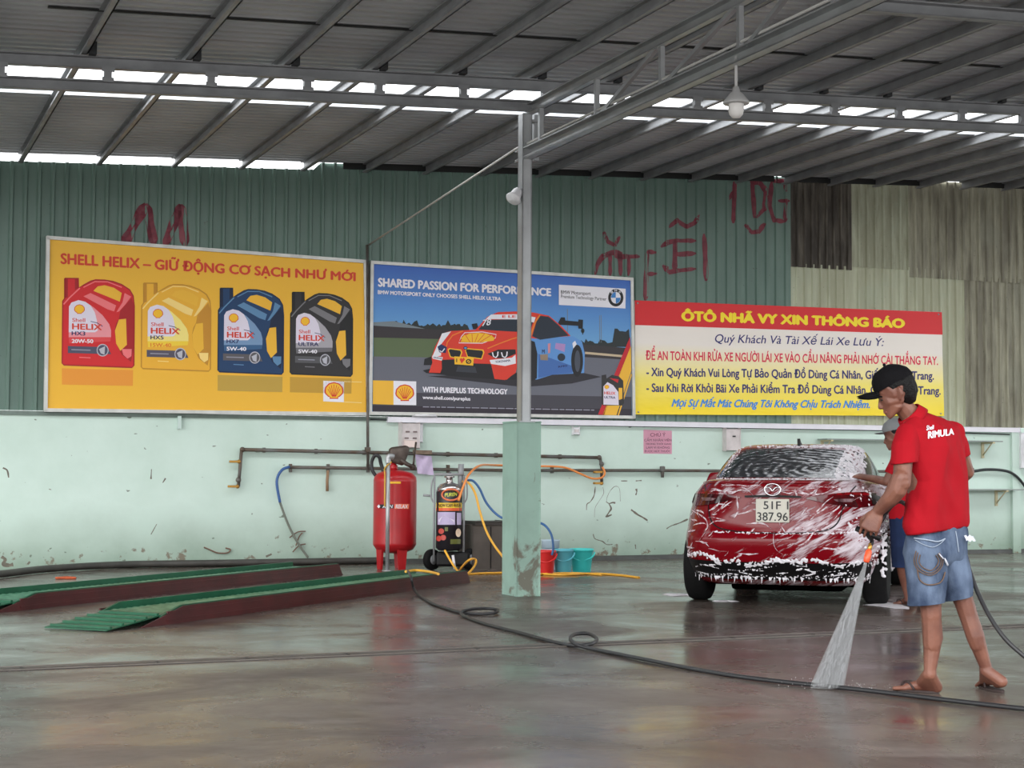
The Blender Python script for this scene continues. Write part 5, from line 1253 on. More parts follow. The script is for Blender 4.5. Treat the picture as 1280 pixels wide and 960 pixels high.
hp = [rampz(510, 714, .17), rampz(514, 722, .15), rampz(517, 735, .05), fl(524, 744, .014), fl(540, 754, .014), fl(560, 761, .014), fl(578, 766, .014), fl(600, 767.5, .014), fl(618, 766, .02), fl(622, 762.5, .025), fl(608, 760.5, .03), fl(590, 761.5, .035), fl(577, 765, .03), fl(582, 771, .014), fl(610, 781, .014), fl(650, 791, .014), fl(690, 802, .014), fl(718, 807, .014), fl(738, 805, .03), fl(746, 799, .04), fl(735, 792, .05), fl(718, 793, .05), fl(713, 799, .05), fl(722, 806, .03), fl(745, 812, .014), fl(800, 823, .014), fl(860, 835, .014), fl(920, 845, .014), fl(980, 852.5, .014), fl(1060, 860.5, .014), fl(1130, 868.5, .014), fl(1200, 877, .014), fl(1290, 887, .014), fl(1360, 894, .014)]
hose('pressure_hose', hp, .013, M_HOSEB, 'long black pressure hose snaking across the wet floor')

# ---------------------------------------------------- drive-on ramps
M_GR = mat('ramp_green', (18, 92, 62), .4, var=.25, scale=6); M_MR = mat('ramp_maroon', (82, 30, 30), .45, var=.35, scale=5); M_GRL = mat('ramp_tread', (92, 140, 112), .35, rgb2=(28, 96, 68), scale=11)
R1 = gnd(582, 729); R0 = gnd(160, 787); dR = (R1-R0).normalized(); LN = (R1-R0).length; pL = V((-dR.y, dR.x, 0)); Wd = .60; Ht = .112
t = thing('car_ramp', 'near green drive-on ramp with a maroon side on the floor', 'ramp', R0+pL*Wd/2, 'pair of drive-on ramps')
def rl(u, v, z): return R0+dR*u+pL*v+UP*z      # along, across (0 right .. Wd left), up
q = MB(); fl0 = .50                             # deck
n = 120; rows = []
u0, u1 = fl0, LN-.02
for i in range(n+1):
    u = u0+(u1-u0)*i/n; zz = Ht-.03+(.008 if i % 2 else 0); rows.append([rl(u, .05, zz), rl(u, Wd-.05, zz)])
q.grid(rows, False); q.build('deck', M_GRL, t)
for v0 in (.0, Wd-.022):                      # side rails with bevelled near ends
    q = MB(); pts = [rl(fl0-.10, v0, Ht-.045), rl(fl0+.16, v0, Ht+.022), rl(LN, v0, Ht+.022), rl(LN, v0, Ht-.05), rl(fl0-.10, v0, Ht-.06)]
    q.prism(pts, pL*.022); q.build('side_rail', M_GR, t)
for v0, sg in ((-.004, -1), (Wd, 1)):
    q = MB(); pts = [rl(.12, v0, .0), rl(fl0-.08, v0, Ht-.045), rl(fl0+.165, v0, Ht+.014), rl(LN, v0, Ht+.014), rl(LN+.08, v0, 0)]
    q.prism(pts, pL*.012*sg)
    for zz in (.03, .09): q.bar(rl(.45, v0+sg*.012, zz), rl(LN, v0+sg*.012, zz), .014, .016)
    q.build('side_skirt', M_MR, t)
q = MB(); q.prism([rl(-.22, .02, .006), rl(-.22, .02, .014), rl(fl0, .02, Ht-.03), rl(fl0, .02, Ht-.04)], pL*(Wd-.04))
for i in range(5):
    u = -.16+i*.14; zz = .014+(Ht-.044)*(u+.22)/(fl0+.22); q.obox(rl(u, Wd/2, zz+.006), dR*.012, pL*(Wd/2-.03), UP*.008)
q.build('entry_flap', M_GR, t)
q = MB(); q.prism([rl(LN-.02, .02, .0), rl(LN+.16, .02, .0), rl(LN+.10, .02, .03), rl(LN-.02, .02, Ht-.05)], pL*(Wd-.04)); q.build('end_stop', M_MR, t)
R1f = gnd(425, 719)
dup(t, (R1f-R1)-dR*.05, 'far green drive-on ramp nearer the left wall')
# scraps by the left wall
q = MB(); g = gnd(82, 724); q.addbm(hull([(g+V((-.10, 0, .012)), .012), (g+V((.10, .02, .012)), .012), (g+V((0, .06, .018)), .012)]), True); tag(q.build('orange_rag', mat('orange_rag', (190, 88, 50), .8, var=.3, scale=20)), 'scrap of orange cloth on the floor by the left wall', 'rag')

# ================================================================== THE PEOPLE
M_SKIN = mat('skin_tan', (126, 82, 66), .5, rgb2=(102, 62, 50), scale=9, bump=.12, bscale=90); M_HAIR = mat('black_hair', (10, 9, 9), .6, spec=.25, bump=.5, bscale=120)
M_CAP = mat('black_cap_cloth', (12, 11, 14), .85, bump=.2, bscale=150, spec=.15); M_SHIRT = mat('red_polo_knit', (160, 10, 26), .85, spec=.2, var=.12, scale=7, bump=.15, bscale=200)
M_DEN = mat('faded_denim', (98, 112, 134), .9, spec=.2, rgb2=(48, 60, 82), scale=9, bump=.2, bscale=160, stretch=(1, 1, .55)); M_DEN2 = mat('blue_denim', (30, 44, 76), .85, spec=.2, var=.3, scale=9)
M_SOLE = mat('dark_sole', (54, 40, 38), .7); M_EYE = mat('eye_dark', (26, 20, 18), .3); M_LIP = mat('lip', (140, 82, 70), .5)
def frame(F, Uhint):
    F = V(F).normalized(); Lf = V(Uhint).cross(F).normalized(); U = F.cross(Lf).normalized(); return F, Lf, U
def head_prims(C, fr, k=1.0):
    F, Lf, U = fr
    P = lambda f, l, u: C+(F*f+Lf*l+U*u)*k
    S = lambda *a: [(P(x, y, z), r*k) for x, y, z, r in a]
    return [S((.018, 0, .055, .078), (-.035, 0, .045, .080), (.0, .022, .02, .066), (.0, -.022, .02, .066), (.055, 0, .045, .045)),
            S((.068, .024, .018, .024), (.068, -.024, .018, .024), (.05, .042, -.022, .024), (.05, -.042, -.022, .024), (.0, .05, -.03, .026), (.0, -.05, -.03, .026), (.074, 0, -.055, .022), (.03, 0, .02, .06)),
            S((.05, .036, -.03, .02), (.05, -.036, -.03, .02), (.012, .048, -.062, .018), (.012, -.048, -.062, .018), (.076, .014, -.096, .013), (.076, -.014, -.096, .013), (.078, 0, -.06, .02)),
            S((.088, 0, .012, .010), (.108, 0, -.028, .011)), S((.108, 0, -.030, .011), (.098, .012, -.034, .009), (.098, -.012, -.034, .009), (.09, 0, -.03, .012)),
            S((.090, .010, -.058, .0085), (.090, -.010, -.058, .0085), (.094, 0, -.058, .0075)), S((.088, .010, -.070, .0085), (.088, -.010, -.070, .0085), (.092, 0, -.071, .0075)),
            S((-.006, .076, .018, .012), (-.018, .090, .024, .010), (-.022, .088, -.006, .010), (-.004, .076, -.030, .009)), S((-.006, -.076, .018, .012), (-.018, -.090, .024, .010), (-.022, -.088, -.006, .010), (-.004, -.076, -.030, .009))]
def hand_prims(wr, d, nrm, side, k=1.0, curl=(50, 60, 45), thumb=.5):
    """palm, four fingers of unequal length and a side thumb; side=+1 puts the thumb on d x nrm"""
    d = V(d).normalized(); s = d.cross(V(nrm)).normalized()*side; n = s.cross(d).normalized()*side
    if n.dot(V(nrm)) < 0: n = -n
    pr_ = [[(wr, .026*k), (wr+d*.03*k+s*.018*k, .020*k), (wr+d*.03*k-s*.018*k, .020*k), (wr+d*.080*k+s*.032*k, .0125*k), (wr+d*.076*k-s*.030*k, .0115*k), (wr+d*.084*k, .0130*k)]]
    for i, (o, ln) in enumerate(((.034, .92), (.0115, 1.0), (-.0115, .95), (-.033, .76))):
        p = wr+d*(.082-.003*abs(i-1))*k+s*o*k; a = 0; r = .0083-.0006*(i == 3)
        for j, (c, l) in enumerate(zip(curl, (.044, .027, .022))):
            a += radians(c+(i*4)); q_ = p+(d*cos(a)+n*sin(a))*l*ln*k; pr_.append([(p, r*k), (q_, (r-.0009)*k)]); p = q_; r -= .0008
    b = wr+d*.022*k+s*.026*k; m1 = b+(d*.75+s*.55+n*.45).normalized()*.042*k; m2 = m1+(d*.9+s*(.15-thumb*.5)+n*.6).normalized()*.032*k; m3 = m2+(d*.8-s*thumb*.6+n*.5).normalized()*.024*k
    pr_ += [[(b, .016*k), (m1, .0125*k)], [(m1, .0122*k), (m2, .0108*k)], [(m2, .0106*k), (m3, .0088*k)]]
    return pr_
def foot_prims(heel, toe, ank, k=1.0):
    """heel and toe are ground-contact points of the sole"""
    d = (toe-heel).normalized(); s = d.cross(UP).normalized(); h = heel+UP*.032; L_ = (toe-heel).length
    ball = heel+d*L_*.68+UP*.024
    pr_ = [[(h, .031), (heel+d*.04+UP*.03, .03), (ank, .033)], [(ank+d*.01, .032), (heel+d*L_*.38+UP*.042, .030), (heel+d*.03+UP*.03, .03)], [(heel+d*L_*.35+UP*.038, .032), (heel+d*.05+s*.012+UP*.024, .024), (ball+s*.026, .022), (ball-s*.024, .021)]]
    for i in range(5):
        o = (.034, .015, -.001, -.016, -.030)[i]; t_ = (1.0, .98, .95, .91, .86)[i]; r = .0125 if i == 0 else .0088
        pr_.append([(heel+d*L_*.70+s*o*-1+UP*.020, r+.003), (heel+d*L_*t_*.97+s*o*-1.1+UP*.014, r)])
    return pr_
def folds(amp, sc=(6, 6, 3), seed=0):
    def f(c):
        p = V((c.x*sc[0]+c.z*2.5, c.y*sc[1], c.z*sc[2]+seed)); return amp*(.8*noise.noise(p)+.35*noise.noise(p*2.1)+.45*(.35-abs(noise.noise(p*1.3+V((5, 3, 1))))))
    return f

# ------------------------------------------------ the man with the water gun
J = atY
def D(px, py): return gnd(px, py)
t = thing('person', 'man in red polo, black cap and denim shorts spraying water on the floor', 'person', D(1185, 864))
man = t
C = J(1121, 493.5, 8.80); FR = frame((-.88, .16, -.36), (-.30, .06, .95))
F, Lf, U = FR
hl, tl_ = D(1171, 866.5), D(1119, 862.5); ankL = J(1162.5, 843, 8.80)
hr_, tr_ = J(1252, 852, 8.90), D(1228, 859.5); ankR = J(1232, 838, 8.93)
wr = J(1096.5, 640, 8.72); hd_d = V((-.42, -.05, -.90)); hd_n = V((.30, .92, -.10))
hdL = hand_prims(wr, hd_d, hd_n, -1, 1.2, (30, 72, 60), .6)
wrR = J(1176, 612, 9.16)
prims = head_prims(C, FR)+hdL+hand_prims(wrR, (-.7, .5, -.3), (-.2, .2, -.9), 1, 1.0, (25, 30, 20))
prims += [[(J(1128, 507, 8.82), .052), (J(1143, 524, 8.84), .06)], [(J(1143, 524, 8.84), .06), (J(1138, 546, 8.74), .05), (J(1188, 543, 8.94), .05)],
          [(J(1138, 546, 8.74), .05), (J(1188, 543, 8.94), .05), (J(1155, 650, 8.80), .07), (J(1188, 650, 8.90), .07)],
          [(J(1131, 550, 8.69), .052), (J(1127, 604, 8.60), .047)], [(J(1126, 598, 8.60), .049), (J(1122, 612, 8.61), .050), (J(1114, 622, 8.64), .045)], [(J(1114, 622, 8.64), .045), (wr, .031)],
          [(J(1193, 548, 8.98), .05), (J(1208, 590, 9.06), .043)], [(J(1208, 590, 9.06), .043), (J(1198, 600, 9.12), .040)], [(J(1198, 600, 9.12), .04), (wrR, .029)],
          [(J(1154, 665, 8.80), .066), (J(1187, 662, 8.91), .066), (J(1154, 690, 8.79), .07), (J(1188, 688, 8.92), .07)],
          [(J(1155, 690, 8.79), .070), (J(1163, 752, 8.78), .057)], [(J(1163, 748, 8.78), .057), (J(1164, 770, 8.785), .054)], [(J(1164, 770, 8.785), .052), (J(1166, 797, 8.81), .054), (J(1165, 806, 8.80), .048)], [(J(1166, 797, 8.81), .052), (ankL+UP*.02, .033)], [(ankL+UP*.03, .033), (ankL, .035)],
          [(J(1189, 690, 8.92), .068), (J(1203, 748, 8.92), .055)], [(J(1203, 746, 8.92), .055), (J(1210, 768, 8.92), .051)], [(J(1210, 768, 8.92), .05), (J(1219, 795, 8.91), .050), (J(1222, 806, 8.91), .043)], [(J(1219, 795, 8.91), .048), (ankR+UP*.02, .032)], [(ankR+UP*.03, .032), (ankR, .034)]]
prims += foot_prims(hl, tl_, ankL)
# raised heel: the foot stands on its front half
dF = (tr_-hr_).normalized(); sF = dF.cross(UP).normalized()
prims += [[(hr_+UP*.0, .033), (ankR, .034), (hr_+dF*.04, .03)], [(ankR, .032), (hr_+dF*.07+UP*.02, .03), (tr_-dF*.05+UP*.03+sF*.02, .022), (tr_-dF*.05+UP*.03-sF*.02, .022)]]
for i in range(5): prims.append([(tr_-dF*.05+sF*(i-2)*.016+UP*.028, .012), (tr_+dF*(.012-.006*abs(i-1))+sF*(i-2)*.017+UP*.013, .010)])
q = MB(); q.addbm(blob(prims, .0042, 4), True); q.build('body', M_SKIN, man)
# face details, hair, cap
P = lambda f, l, u: C+F*f+Lf*l+U*u
for sg in (1, -1):
    q = MB(); q.sphere(P(.080, sg*.032, .002), .011, (1, 1.3, .6), 10, (F, Lf, U)); q.build('eye', M_EYE, man)
    q = MB(); q.tube(cr([P(.079, sg*.050, .018), P(.091, sg*.034, .025), P(.093, sg*.014, .020)], 5), .0042, 6); q.build('eyebrow', M_HAIR, man)
q = MB(); q.tube(cr([P(.084, .024, -.066), P(.097, .008, -.064), P(.098, 0, -.064), P(.097, -.008, -.064), P(.084, -.024, -.066)], 5), .0035, 6); q.build('mouth', M_LIP, man)
hp_ = [[(P(-.035, 0, .05), .086), (P(-.05, 0, .005), .068), (P(-.052, 0, -.03), .046), (P(-.01, .026, .055), .064), (P(-.01, -.026, .055), .064)], [(P(.012, .060, .055), .022)], [(P(.012, -.060, .055), .022)], [(P(.016, .069, .03), .008), (P(.014, .070, .004), .005)],
       [(P(.085, .03, .048), .014), (P(.098, .03, .02), .004)], [(P(.088, .0, .05), .014), (P(.106, .006, .018), .004)], [(P(.085, -.03, .048), .014), (P(.098, -.03, .02), .004)]]
q = MB(); q.addbm(blob(hp_, .006, 2, disp=folds(.004, (60, 60, 20))), True); q.build('hair', M_HAIR, man)
cp = MB(); cpr = [[(P(.02, 0, .072), .088), (P(-.035, 0, .066), .090), (P(.0, .012, .085), .082), (P(.0, -.012, .085), .082), (P(.03, 0, .088), .072), (P(-.01, 0, .105), .066)]]
cp.addbm(blob(cpr, .007, 3, cuts=[(P(0, 0, .058), (-U*1.0-F*.12))]), True); cp.sphere(P(-.0, 0, .172), .009, seg=8)
capo = cp.build('cap', M_CAP, man)
q = MB(); rows = []
for j in range(8):
    t_ = j/7; row = []
    for i in range(15):
        a = -1+2*i/14; w_ = .082*(1-.16*t_*t_); f_ = .062+.045*sqrt(max(0, 1-a*a))*(1-.0*t_)+t_*.092*(1-abs(a)**2.6*.55)
        row.append(P(f_, a*w_, .062+.020*t_-.040*a*a-.012*t_*t_))
    rows.append(row)
q.grid(rows); q.grid([[p-U*.009 for p in r] for r in rows]); q.build('brim', M_CAP, capo)
# polo shirt
torso = [[(J(1146, 527, 8.84), .068), (J(1135, 545, 8.73), .064), (J(1190, 541, 8.95), .064), (J(1168, 548, 8.80), .085), (J(1165, 560, 8.93), .085)],
         [(J(1135, 547, 8.73), .064), (J(1190, 543, 8.95), .064), (J(1170, 560, 8.80), .09), (J(1160, 600, 8.78), .086), (J(1189, 600, 8.93), .082), (J(1165, 600, 8.95), .08)],
         [(J(1160, 598, 8.78), .086), (J(1189, 598, 8.93), .082), (J(1165, 600, 8.95), .08), (J(1150, 658, 8.77), .093), (J(1191, 652, 8.93), .090), (J(1163, 660, 8.97), .08)]]
hemc = J(1171, 664, 8.85)
q = MB(); q.addbm(blob(torso, .009, 8, cuts=[(hemc, V((.13, -.03, -1)))], disp=folds(.020, (7, 7, 3.0), 3)), True)
slL = [[(J(1135, 543, 8.73), .066), (J(1131, 560, 8.67), .072), (J(1130, 590, 8.63), .070)]]
q.addbm(blob(slL, .008, 4, cuts=[(J(1130, 579.5, 8.64), V((.10, -.05, -1)))], disp=folds(.006, (7, 7, 4), 9)), True)
slR = [[(J(1190, 541, 8.95), .064), (J(1196, 556, 8.99), .066), (J(1203, 585, 9.04), .062)]]
q.addbm(blob(slR, .008, 4, cuts=[(J(1203, 570, 9.03), V((.35, .1, -1)))], disp=folds(.006, (7, 7, 4), 5)), True)
shirtbv = bvh_of(q)
q.build('polo_shirt', M_SHIRT, man)
shirt = man.children[-1]
sm_ = shirt.modifiers.new('solid', 'SOLIDIFY'); sm_.thickness = .004; sm_.offset = -1
q = MB(); nc = J(1139, 520, 8.835); ax = (J(1128, 507, 8.82)-J(1146, 527, 8.84)).normalized()
q.lathe([(.088, -.030), (.082, -.010), (.071, .022), (.068, .026), (.066, .020), (.075, -.015)], nc, 28, ax); q.build('collar', M_SHIRT, shirt)
q = MB(); q.mi = 0
def shp(x, y):
    p = on_surf(shirtbv, x, y, .004); return p if p else atY(x, y, 8.75)
put_text(q, 'Shell', (1157.5, 538.2), (1167, 537), 5.4, 5.0, shp, .05, .1); put_text(q, 'RIMULA', (1159.8, 548.2), (1191.5, 543.2), 8.2, 7.2, shp, .06)
q.build('back_print', WHT, shirt, 'white lettering printed on the back')
# denim shorts
q = MB()
legL = [[(J(1152, 668, 8.79), .083), (J(1190, 664, 8.92), .081), (J(1152, 692, 8.785), .096), (J(1186, 690, 8.90), .09)], [(J(1152, 690, 8.785), .094), (J(1162, 690, 8.84), .09), (J(1157.5, 766, 8.775), .094), (J(1160, 766, 8.80), .09)]]
q.addbm(blob(legL, .009, 6, cuts=[(J(1159, 755, 8.78), V((.09, -.02, -1)))], disp=folds(.015, (9, 9, 6), 1)), True)
legR = [[(J(1170, 664, 8.85), .082), (J(1191, 664, 8.92), .081), (J(1190, 690, 8.92), .092)], [(J(1190, 688, 8.92), .090), (J(1186, 700, 8.90), .08), (J(1201, 758, 8.92), .074), (J(1196, 758, 8.92), .07)]]
q.addbm(blob(legR, .009, 6, cuts=[(J(1200, 747.5, 8.92), V((.22, 0, -1)))], disp=folds(.015, (9, 9, 6), 7)), True)
shbv = bvh_of(q)
q.build('denim_shorts', M_DEN, man); sho = man.children[-1]
sm_ = sho.modifiers.new('solid', 'SOLIDIFY'); sm_.thickness = .005; sm_.offset = -1
def sline(q, pts, r, n=6, off=.003):
    c_ = [on_surf(shbv, p.x, p.y, off) for p in cr([(*p, 0) for p in pts], n)]; c_ = [p for p in c_ if p]
    if len(c_) > 2: q.tube(c_, r, 6)
M_ST = mat('tan_stitch', (94, 74, 62), .7); M_PAL = mat('pale_thread', (150, 162, 178), .8)
q = MB()
for rr in (9.0, 12.5, 15.0): sline(q, [(1158-rr*.85, 700-rr*.75), (1158-rr, 702), (1160-rr*.75, 702+rr*.75), (1163, 704+rr), (1163+rr*.8, 702+rr*.6), (1164+rr*.95, 700), (1163+rr*.7, 699-rr*.55)], .003)
sline(q, [(1147, 712), (1150, 725), (1160, 731), (1175, 728), (1181, 715)], .004); q.build('pocket_embroidery', M_ST, sho)
q = MB(); sline(q, [(1143, 672.5), (1152, 674), (1162, 675.5), (1172, 677), (1181, 673.5)], .004); sline(q, [(1144, 675), (1155, 681), (1165, 684), (1174, 680), (1180, 675)], .002); sline(q, [(1194, 664), (1196, 675), (1198, 690)], .0025); q.build('seam', M_PAL, sho)
M_FRAY = mat('white_fray', (200, 202, 212), .8, bump=.4)
q = MB()
for a, bb, r in (((1180, 698), (1183, 706), .006), ((1173, 692), (1178, 698), .004)): 
    pa, pb_ = on_surf(shbv, *a, .006), on_surf(shbv, *bb, .006)
    if pa and pb_: q.addbm(hull([(pa, r*.6), (pb_, r), ((pa+pb_)/2, r)]), True)
q.build('frayed_patch', M_FRAY, sho)
q = MB(); p0 = on_surf(shbv, 1203, 674, .01) or J(1203, 674, 8.87)
rows = [[p0+V((.05*i/5+.012*j/3, -.006*sin(i*2.0+j), .018-.028*j/3+.006*sin(i*2.5))) for i in range(6)] for j in range(4)]
q.grid(rows); q.build('pocket_lining', M_FRAY, sho)
# rolled hems
for cc, rr, nm in ((J(1159, 751, 8.785), .096, V((.09, -.02, -1))), (J(1199.5, 743.5, 8.92), .075, V((.22, 0, -1)))):
    pass
# flip-flops
def flipflop(heel, toe, parent, lift=0.0):
    d = (toe-heel).normalized(); s = d.cross(UP).normalized(); Ln = (toe-heel).length+.03; q = MB()
    ol = []
    for i in range(28):
        a = 2*pi*i/28; u = cos(a); v = sin(a); w_ = .036+.012*(u > 0)*u; ol.append(heel+d*(Ln/2-.015+u*Ln/2)+s*v*w_+UP*(.0015+lift))
    q.prism(ol, UP*.010); o = q.build('flip_flop', M_SOLE, parent)
    q = MB(); m_ = heel+d*Ln*.70+UP*.048; 
    for sg in (1, -1): q.tube(cr([heel+d*Ln*.42+s*sg*.042+UP*.015, heel+d*Ln*.55+s*sg*.03+UP*.048, m_, heel+d*Ln*.76+UP*.02], 5), .006, 6)
    q.build('strap', M_SOLE, o)
flipflop(hl-UP*0, tl_, man)
flipflop(V((hr_.x, hr_.y, 0)), tr_, man)

# ------------------------------------------------ the spray gun in his hand
d_ = hd_d.normalized(); gs = d_.cross(hd_n).normalized(); n_ = gs.cross(d_); n_ = n_ if n_.dot(hd_n) > 0 else -n_
gc = wr+d_*.100*1.2+n_*.030
tip0, tip1 = J(1086.5, 687, 8.63), J(1082.5, 703, 8.61)
t = thing('spray_gun', 'orange tipped black spray gun held in the hand of the man in red', 'spray gun', tip1)
q = MB(); q.tube([gc-gs*.07, gc+gs*.07], .015, 10); q.tube(cr([J(1107, 641, 8.78), J(1101, 652, 8.76), gc, J(1090, 676, 8.66), J(1088, 682, 8.64)], 5), .011, 8); q.build('handle', M_BLKP, t)
q = MB(); q.tube([J(1088.2, 680, 8.645), J(1086.5, 688, 8.63)], .012, 10); q.build('brass_fitting', M_BRASS, t)
q = MB(); dt = (tip1-tip0); q.lathe([(.010, 0), (.017, .01), (.018, .045), (.015, dt.length-.004), (.008, dt.length)], tip0, 16, dt); q.build('nozzle', mat('orange_nozzle', (226, 82, 44), .4), t)
q = MB(); q.tube(cr([J(1107, 641, 8.78), J(1116, 631, 8.74), J(1126, 627, 8.90), J(1142, 638, 9.13), J(1180, 660, 9.20), J(1205, 690, 9.05), J(1212, 712, 8.98), J(1222, 740, 8.90), J(1238, 772, 8.80), J(1258, 800, 8.72), J(1285, 824, 8.66), J(1320, 850, 8.6), D(1380, 893)+UP*.014], 8), .012, 8)
tag(q.build('pressure_hose', M_HOSEB), 'black hose running from the spray gun round the man and out at right', 'hose')

# ------------------------------------------------ water jet: fine spray in a widening cone
dn_ = nz_ = None
apex = tip1+(tip1-tip0).normalized()*.004; gw = gnd(1034, 860); ax = gw-apex; Ls = ax.length; axn = ax.normalized(); sx1 = axn.cross(V((0, 1, 0))).normalized(); sx2 = axn.cross(sx1)
q = MB(); rows = []
for j in range(13):
    t_ = j/12; r1 = .007+.082*t_; row = [apex+axn*Ls*t_+(sx1*cos(a)+sx2*sin(a))*r1 for a in [2*pi*i/28 for i in range(29)]]
    row = [V((p.x, p.y, max(p.z, .003))) for p in row]; rows.append(row)
q.grid(rows); q.f.append([i for i in range(28)][::-1]); q.m.append(0); q.sm.append(False); b0 = 12*29; q.f.append([b0+i for i in range(28)]); q.m.append(0); q.sm.append(False)
M_SPR = bpy.data.materials.new('water_spray'); M_SPR.use_nodes = True; n_t = M_SPR.node_tree; n_t.nodes.clear()
o_ = n_t.nodes.new('ShaderNodeOutputMaterial'); pv = n_t.nodes.new('ShaderNodeVolumePrincipled'); n_t.links.new(pv.outputs[0], o_.inputs['Volume'])
pv.inputs['Color'].default_value = (.97, .975, .985, 1); pv.inputs['Anisotropy'].default_value = 0.0
tcn = n_t.nodes.new('ShaderNodeTexCoord'); vl = n_t.nodes.new('ShaderNodeVectorMath'); vl.operation = 'DISTANCE'
root_ = V(((min(p.x for p in q.v)+max(p.x for p in q.v))/2, (min(p.y for p in q.v)+max(p.y for p in q.v))/2, min(p.z for p in q.v)))
vl.inputs[1].default_value = tuple(apex-root_); n_t.links.new(tcn.outputs['Object'], vl.inputs[0])
dv = n_t.nodes.new('ShaderNodeMath'); dv.operation = 'DIVIDE'; dv.inputs[0].default_value = 11.0
ad = n_t.nodes.new('ShaderNodeMath'); ad.operation = 'ADD'; ad.inputs[1].default_value = .05; n_t.links.new(vl.outputs['Value'], ad.inputs[0]); n_t.links.new(ad.outputs[0], dv.inputs[1]); n_t.links.new(dv.outputs[0], pv.inputs['Density'])
wj = tag(q.build('water_jet', M_SPR, root=root_), 'white cone of water spraying from the gun onto the floor', 'water'); wj['kind'] = 'stuff'
rnd = random.Random(9); q = MB()
for i in range(2600):
    t_ = rnd.random()**.6*.97; rr = (.004+.080*t_)*sqrt(rnd.random()); a = rnd.uniform(0, 2*pi); v_ = (axn*Ls+(sx1*cos(a)+sx2*sin(a))*rr/max(t_, .05)).normalized()
    p = apex+axn*Ls*t_+(sx1*cos(a)+sx2*sin(a))*rr; l_ = rnd.uniform(.012, .045)
    if (p+v_*l_).z > .004: q.tube([p, p+v_*l_*.5, p+v_*l_], [.0003, .0005+.0005*rnd.random(), .0002], 4, caps=False)
for i in range(160):
    a = rnd.uniform(0, 2*pi); rr = abs(rnd.gauss(.05, .09)); p = V((gw.x+rr*cos(a)*1.8, gw.y+rr*sin(a), .003+abs(rnd.gauss(0, .02)))); q.sphere(p, rnd.uniform(.0008, .002), seg=4)
wd_ = tag(q.build('water_drops', mat('water_drop', (240, 242, 246), .15, spec=.8)), 'fine drops inside and around the water jet', 'water'); wd_['kind'] = 'stuff'

# ------------------------------------------------ the second man, washing the car
Y2 = 14.52; dx2 = 3
def K_(px, py, Y=Y2): return atY(px+dx2, py, Y)
t = thing('person', 'man in red shirt and grey cap wiping the far corner of the car', 'person', gnd(1131, 756))
m2_ = t
C = K_(1117, 546, 14.5); FR = frame((-.90, .25, -.20), (-.15, .05, .97)); F, Lf, U = FR
hL, tL = gnd(1142, 757), gnd(1118, 756); aL = K_(1133, 748, 14.52); hR, tR = gnd(1152, 753), gnd(1131, 751); aR = K_(1147, 743, 14.74)
hand = carw(.60, .86, 1.16); hand = atY(1068, 594, hand.y-.02); 
eb = K_(1106, 602, 14.38); wr2 = hand+(eb-hand).normalized()*.10
prims = head_prims(C, FR)+hand_prims(wr2, (hand-wr2).normalized(), V((-.2, .75, -.45)), -1, 1.0, (12, 16, 12))+hand_prims(K_(1118, 655, 14.85), (-.25, .3, -.9), (-.9, .1, .1), 1, 1.0, (20, 25, 20))
prims += [[(K_(1119, 556), .050), (K_(1123, 566), .056)], [(K_(1123, 566), .055), (K_(1118, 577, 14.38), .048), (K_(1131, 575, 14.70), .048)],
          [(K_(1118, 577, 14.38), .05), (K_(1131, 575, 14.70), .05), (K_(1122, 640, 14.45), .075), (K_(1130, 640, 14.62), .075)],
          [(K_(1117, 579, 14.36), .05), (eb, .042)], [(eb, .042), (wr2, .028)], [(K_(1131, 577, 14.72), .05), (K_(1132, 615, 14.82), .042)], [(K_(1132, 615, 14.82), .042), (K_(1118, 655, 14.85), .028)],
          [(K_(1122, 645, 14.44), .08), (K_(1131, 645, 14.64), .08)], [(K_(1122, 650, 14.44), .085), (K_(1124, 702, 14.44), .056)], [(K_(1124, 702, 14.44), .055), (K_(1128, 722, 14.48), .052), (aL, .034)],
          [(K_(1133, 650, 14.66), .085), (K_(1136, 700, 14.68), .056)], [(K_(1136, 700, 14.68), .055), (K_(1141, 720, 14.7), .052), (aR, .034)]]
prims += foot_prims(hL, tL, aL)+foot_prims(hR, tR, aR)
q = MB(); q.addbm(blob(prims, .0062, 4), True); q.build('body', M_SKIN, m2_)
P = lambda f, l, u: C+F*f+Lf*l+U*u
for sg in (1, -1):
    q = MB(); q.sphere(P(.080, sg*.032, .002), .011, (1, 1.3, .6), 8, (F, Lf, U)); q.build('eye', M_EYE, m2_)
q = MB(); q.addbm(blob([[(P(-.03, 0, .05), .088), (P(-.045, 0, .0), .076), (P(-.05, 0, -.03), .052)], [(P(0, .066, .03), .022), (P(.01, .064, .05), .024)], [(P(0, -.066, .03), .022), (P(.01, -.064, .05), .024)]], .008, 2), True); q.build('hair', M_HAIR, m2_)
M_CAP2 = mat('grey_cap_cloth', (120, 122, 124), .8)
q = MB(); q.addbm(blob([[(P(.02, 0, .072), .088), (P(-.035, 0, .066), .090), (P(0, 0, .09), .082)]], .008, 3, cuts=[(P(0, 0, .058), -U)]), True); co_ = q.build('cap', M_CAP2, m2_)
q = MB(); rows = []
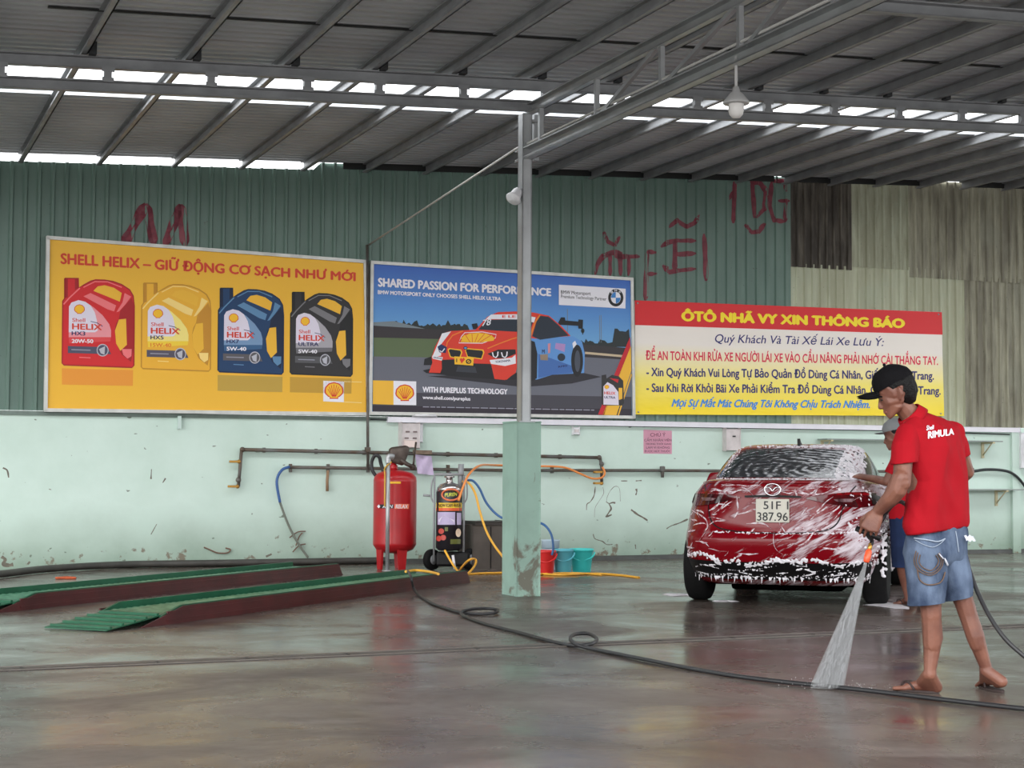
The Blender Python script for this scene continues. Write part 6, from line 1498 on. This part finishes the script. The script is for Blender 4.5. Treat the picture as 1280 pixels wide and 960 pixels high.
for j in range(6):
    t_ = j/5; rows.append([P(.062+.045*sqrt(max(0, 1-a*a))+t_*.07*(1-abs(a)**2.6*.55), a*.08, .064+.006*t_-.018*a*a) for a in [-1+2*i/12 for i in range(13)]])
q.grid(rows); q.grid([[p-U*.006 for p in r] for r in rows]); q.build('brim', M_CAP2, co_)
q = MB(); q.addbm(blob([[(K_(1122, 567), .062), (K_(1118, 578, 14.38), .062), (K_(1131, 576, 14.70), .062), (K_(1119, 605, 14.42), .085), (K_(1128, 605, 14.64), .085)], [(K_(1119, 605, 14.42), .085), (K_(1128, 605, 14.64), .085), (K_(1121, 650, 14.44), .092), (K_(1131, 650, 14.64), .092)]], .01, 6, cuts=[(K_(1125, 648), V((0, 0, -1)))], disp=folds(.009, (5, 5, 2.2), 4)), True)
se = K_(1118, 578, 14.37); q.addbm(blob([[(se, .062), (se.lerp(eb, .85), .062)]], .009, 4, cuts=[(se.lerp(eb, .62), (eb-se))]), True)
se = K_(1131, 577, 14.71); ee = K_(1132, 615, 14.82); q.addbm(blob([[(se, .062), (se.lerp(ee, .85), .06)]], .009, 4, cuts=[(se.lerp(ee, .62), (ee-se))]), True)
q.build('shirt', M_SHIRT, m2_)
q = MB()
for h_, k_ in (((1122, 648, 14.44), (1124, 716, 14.45)), ((1132, 648, 14.66), (1137, 714, 14.68))):
    q.addbm(blob([[(K_(*h_), .098), (K_(1127, 646, 14.55), .09)], [(K_(*h_), .098), (K_(*k_), .082)]], .01, 5, cuts=[(K_(k_[0], 709, k_[2]), V((0, 0, -1)))], disp=folds(.008, (7, 7, 4), h_[0])), True)
q.build('jeans', M_DEN2, m2_)
flipflop(hL, tL, m2_); flipflop(hR, tR, m2_)
q = MB(); q.addbm(blob([[(hand+V((.0, .0, -.02)), .03), (hand+V((.03, -.02, .0)), .028), (hand+V((-.03, .0, .0)), .022)]], .008, 2, disp=folds(.012, (40, 40, 40))), True)
tag(q.build('wash_mitt', M_FOAM), 'soapy wash mitt under the hand of the man with grey cap', 'mitt')
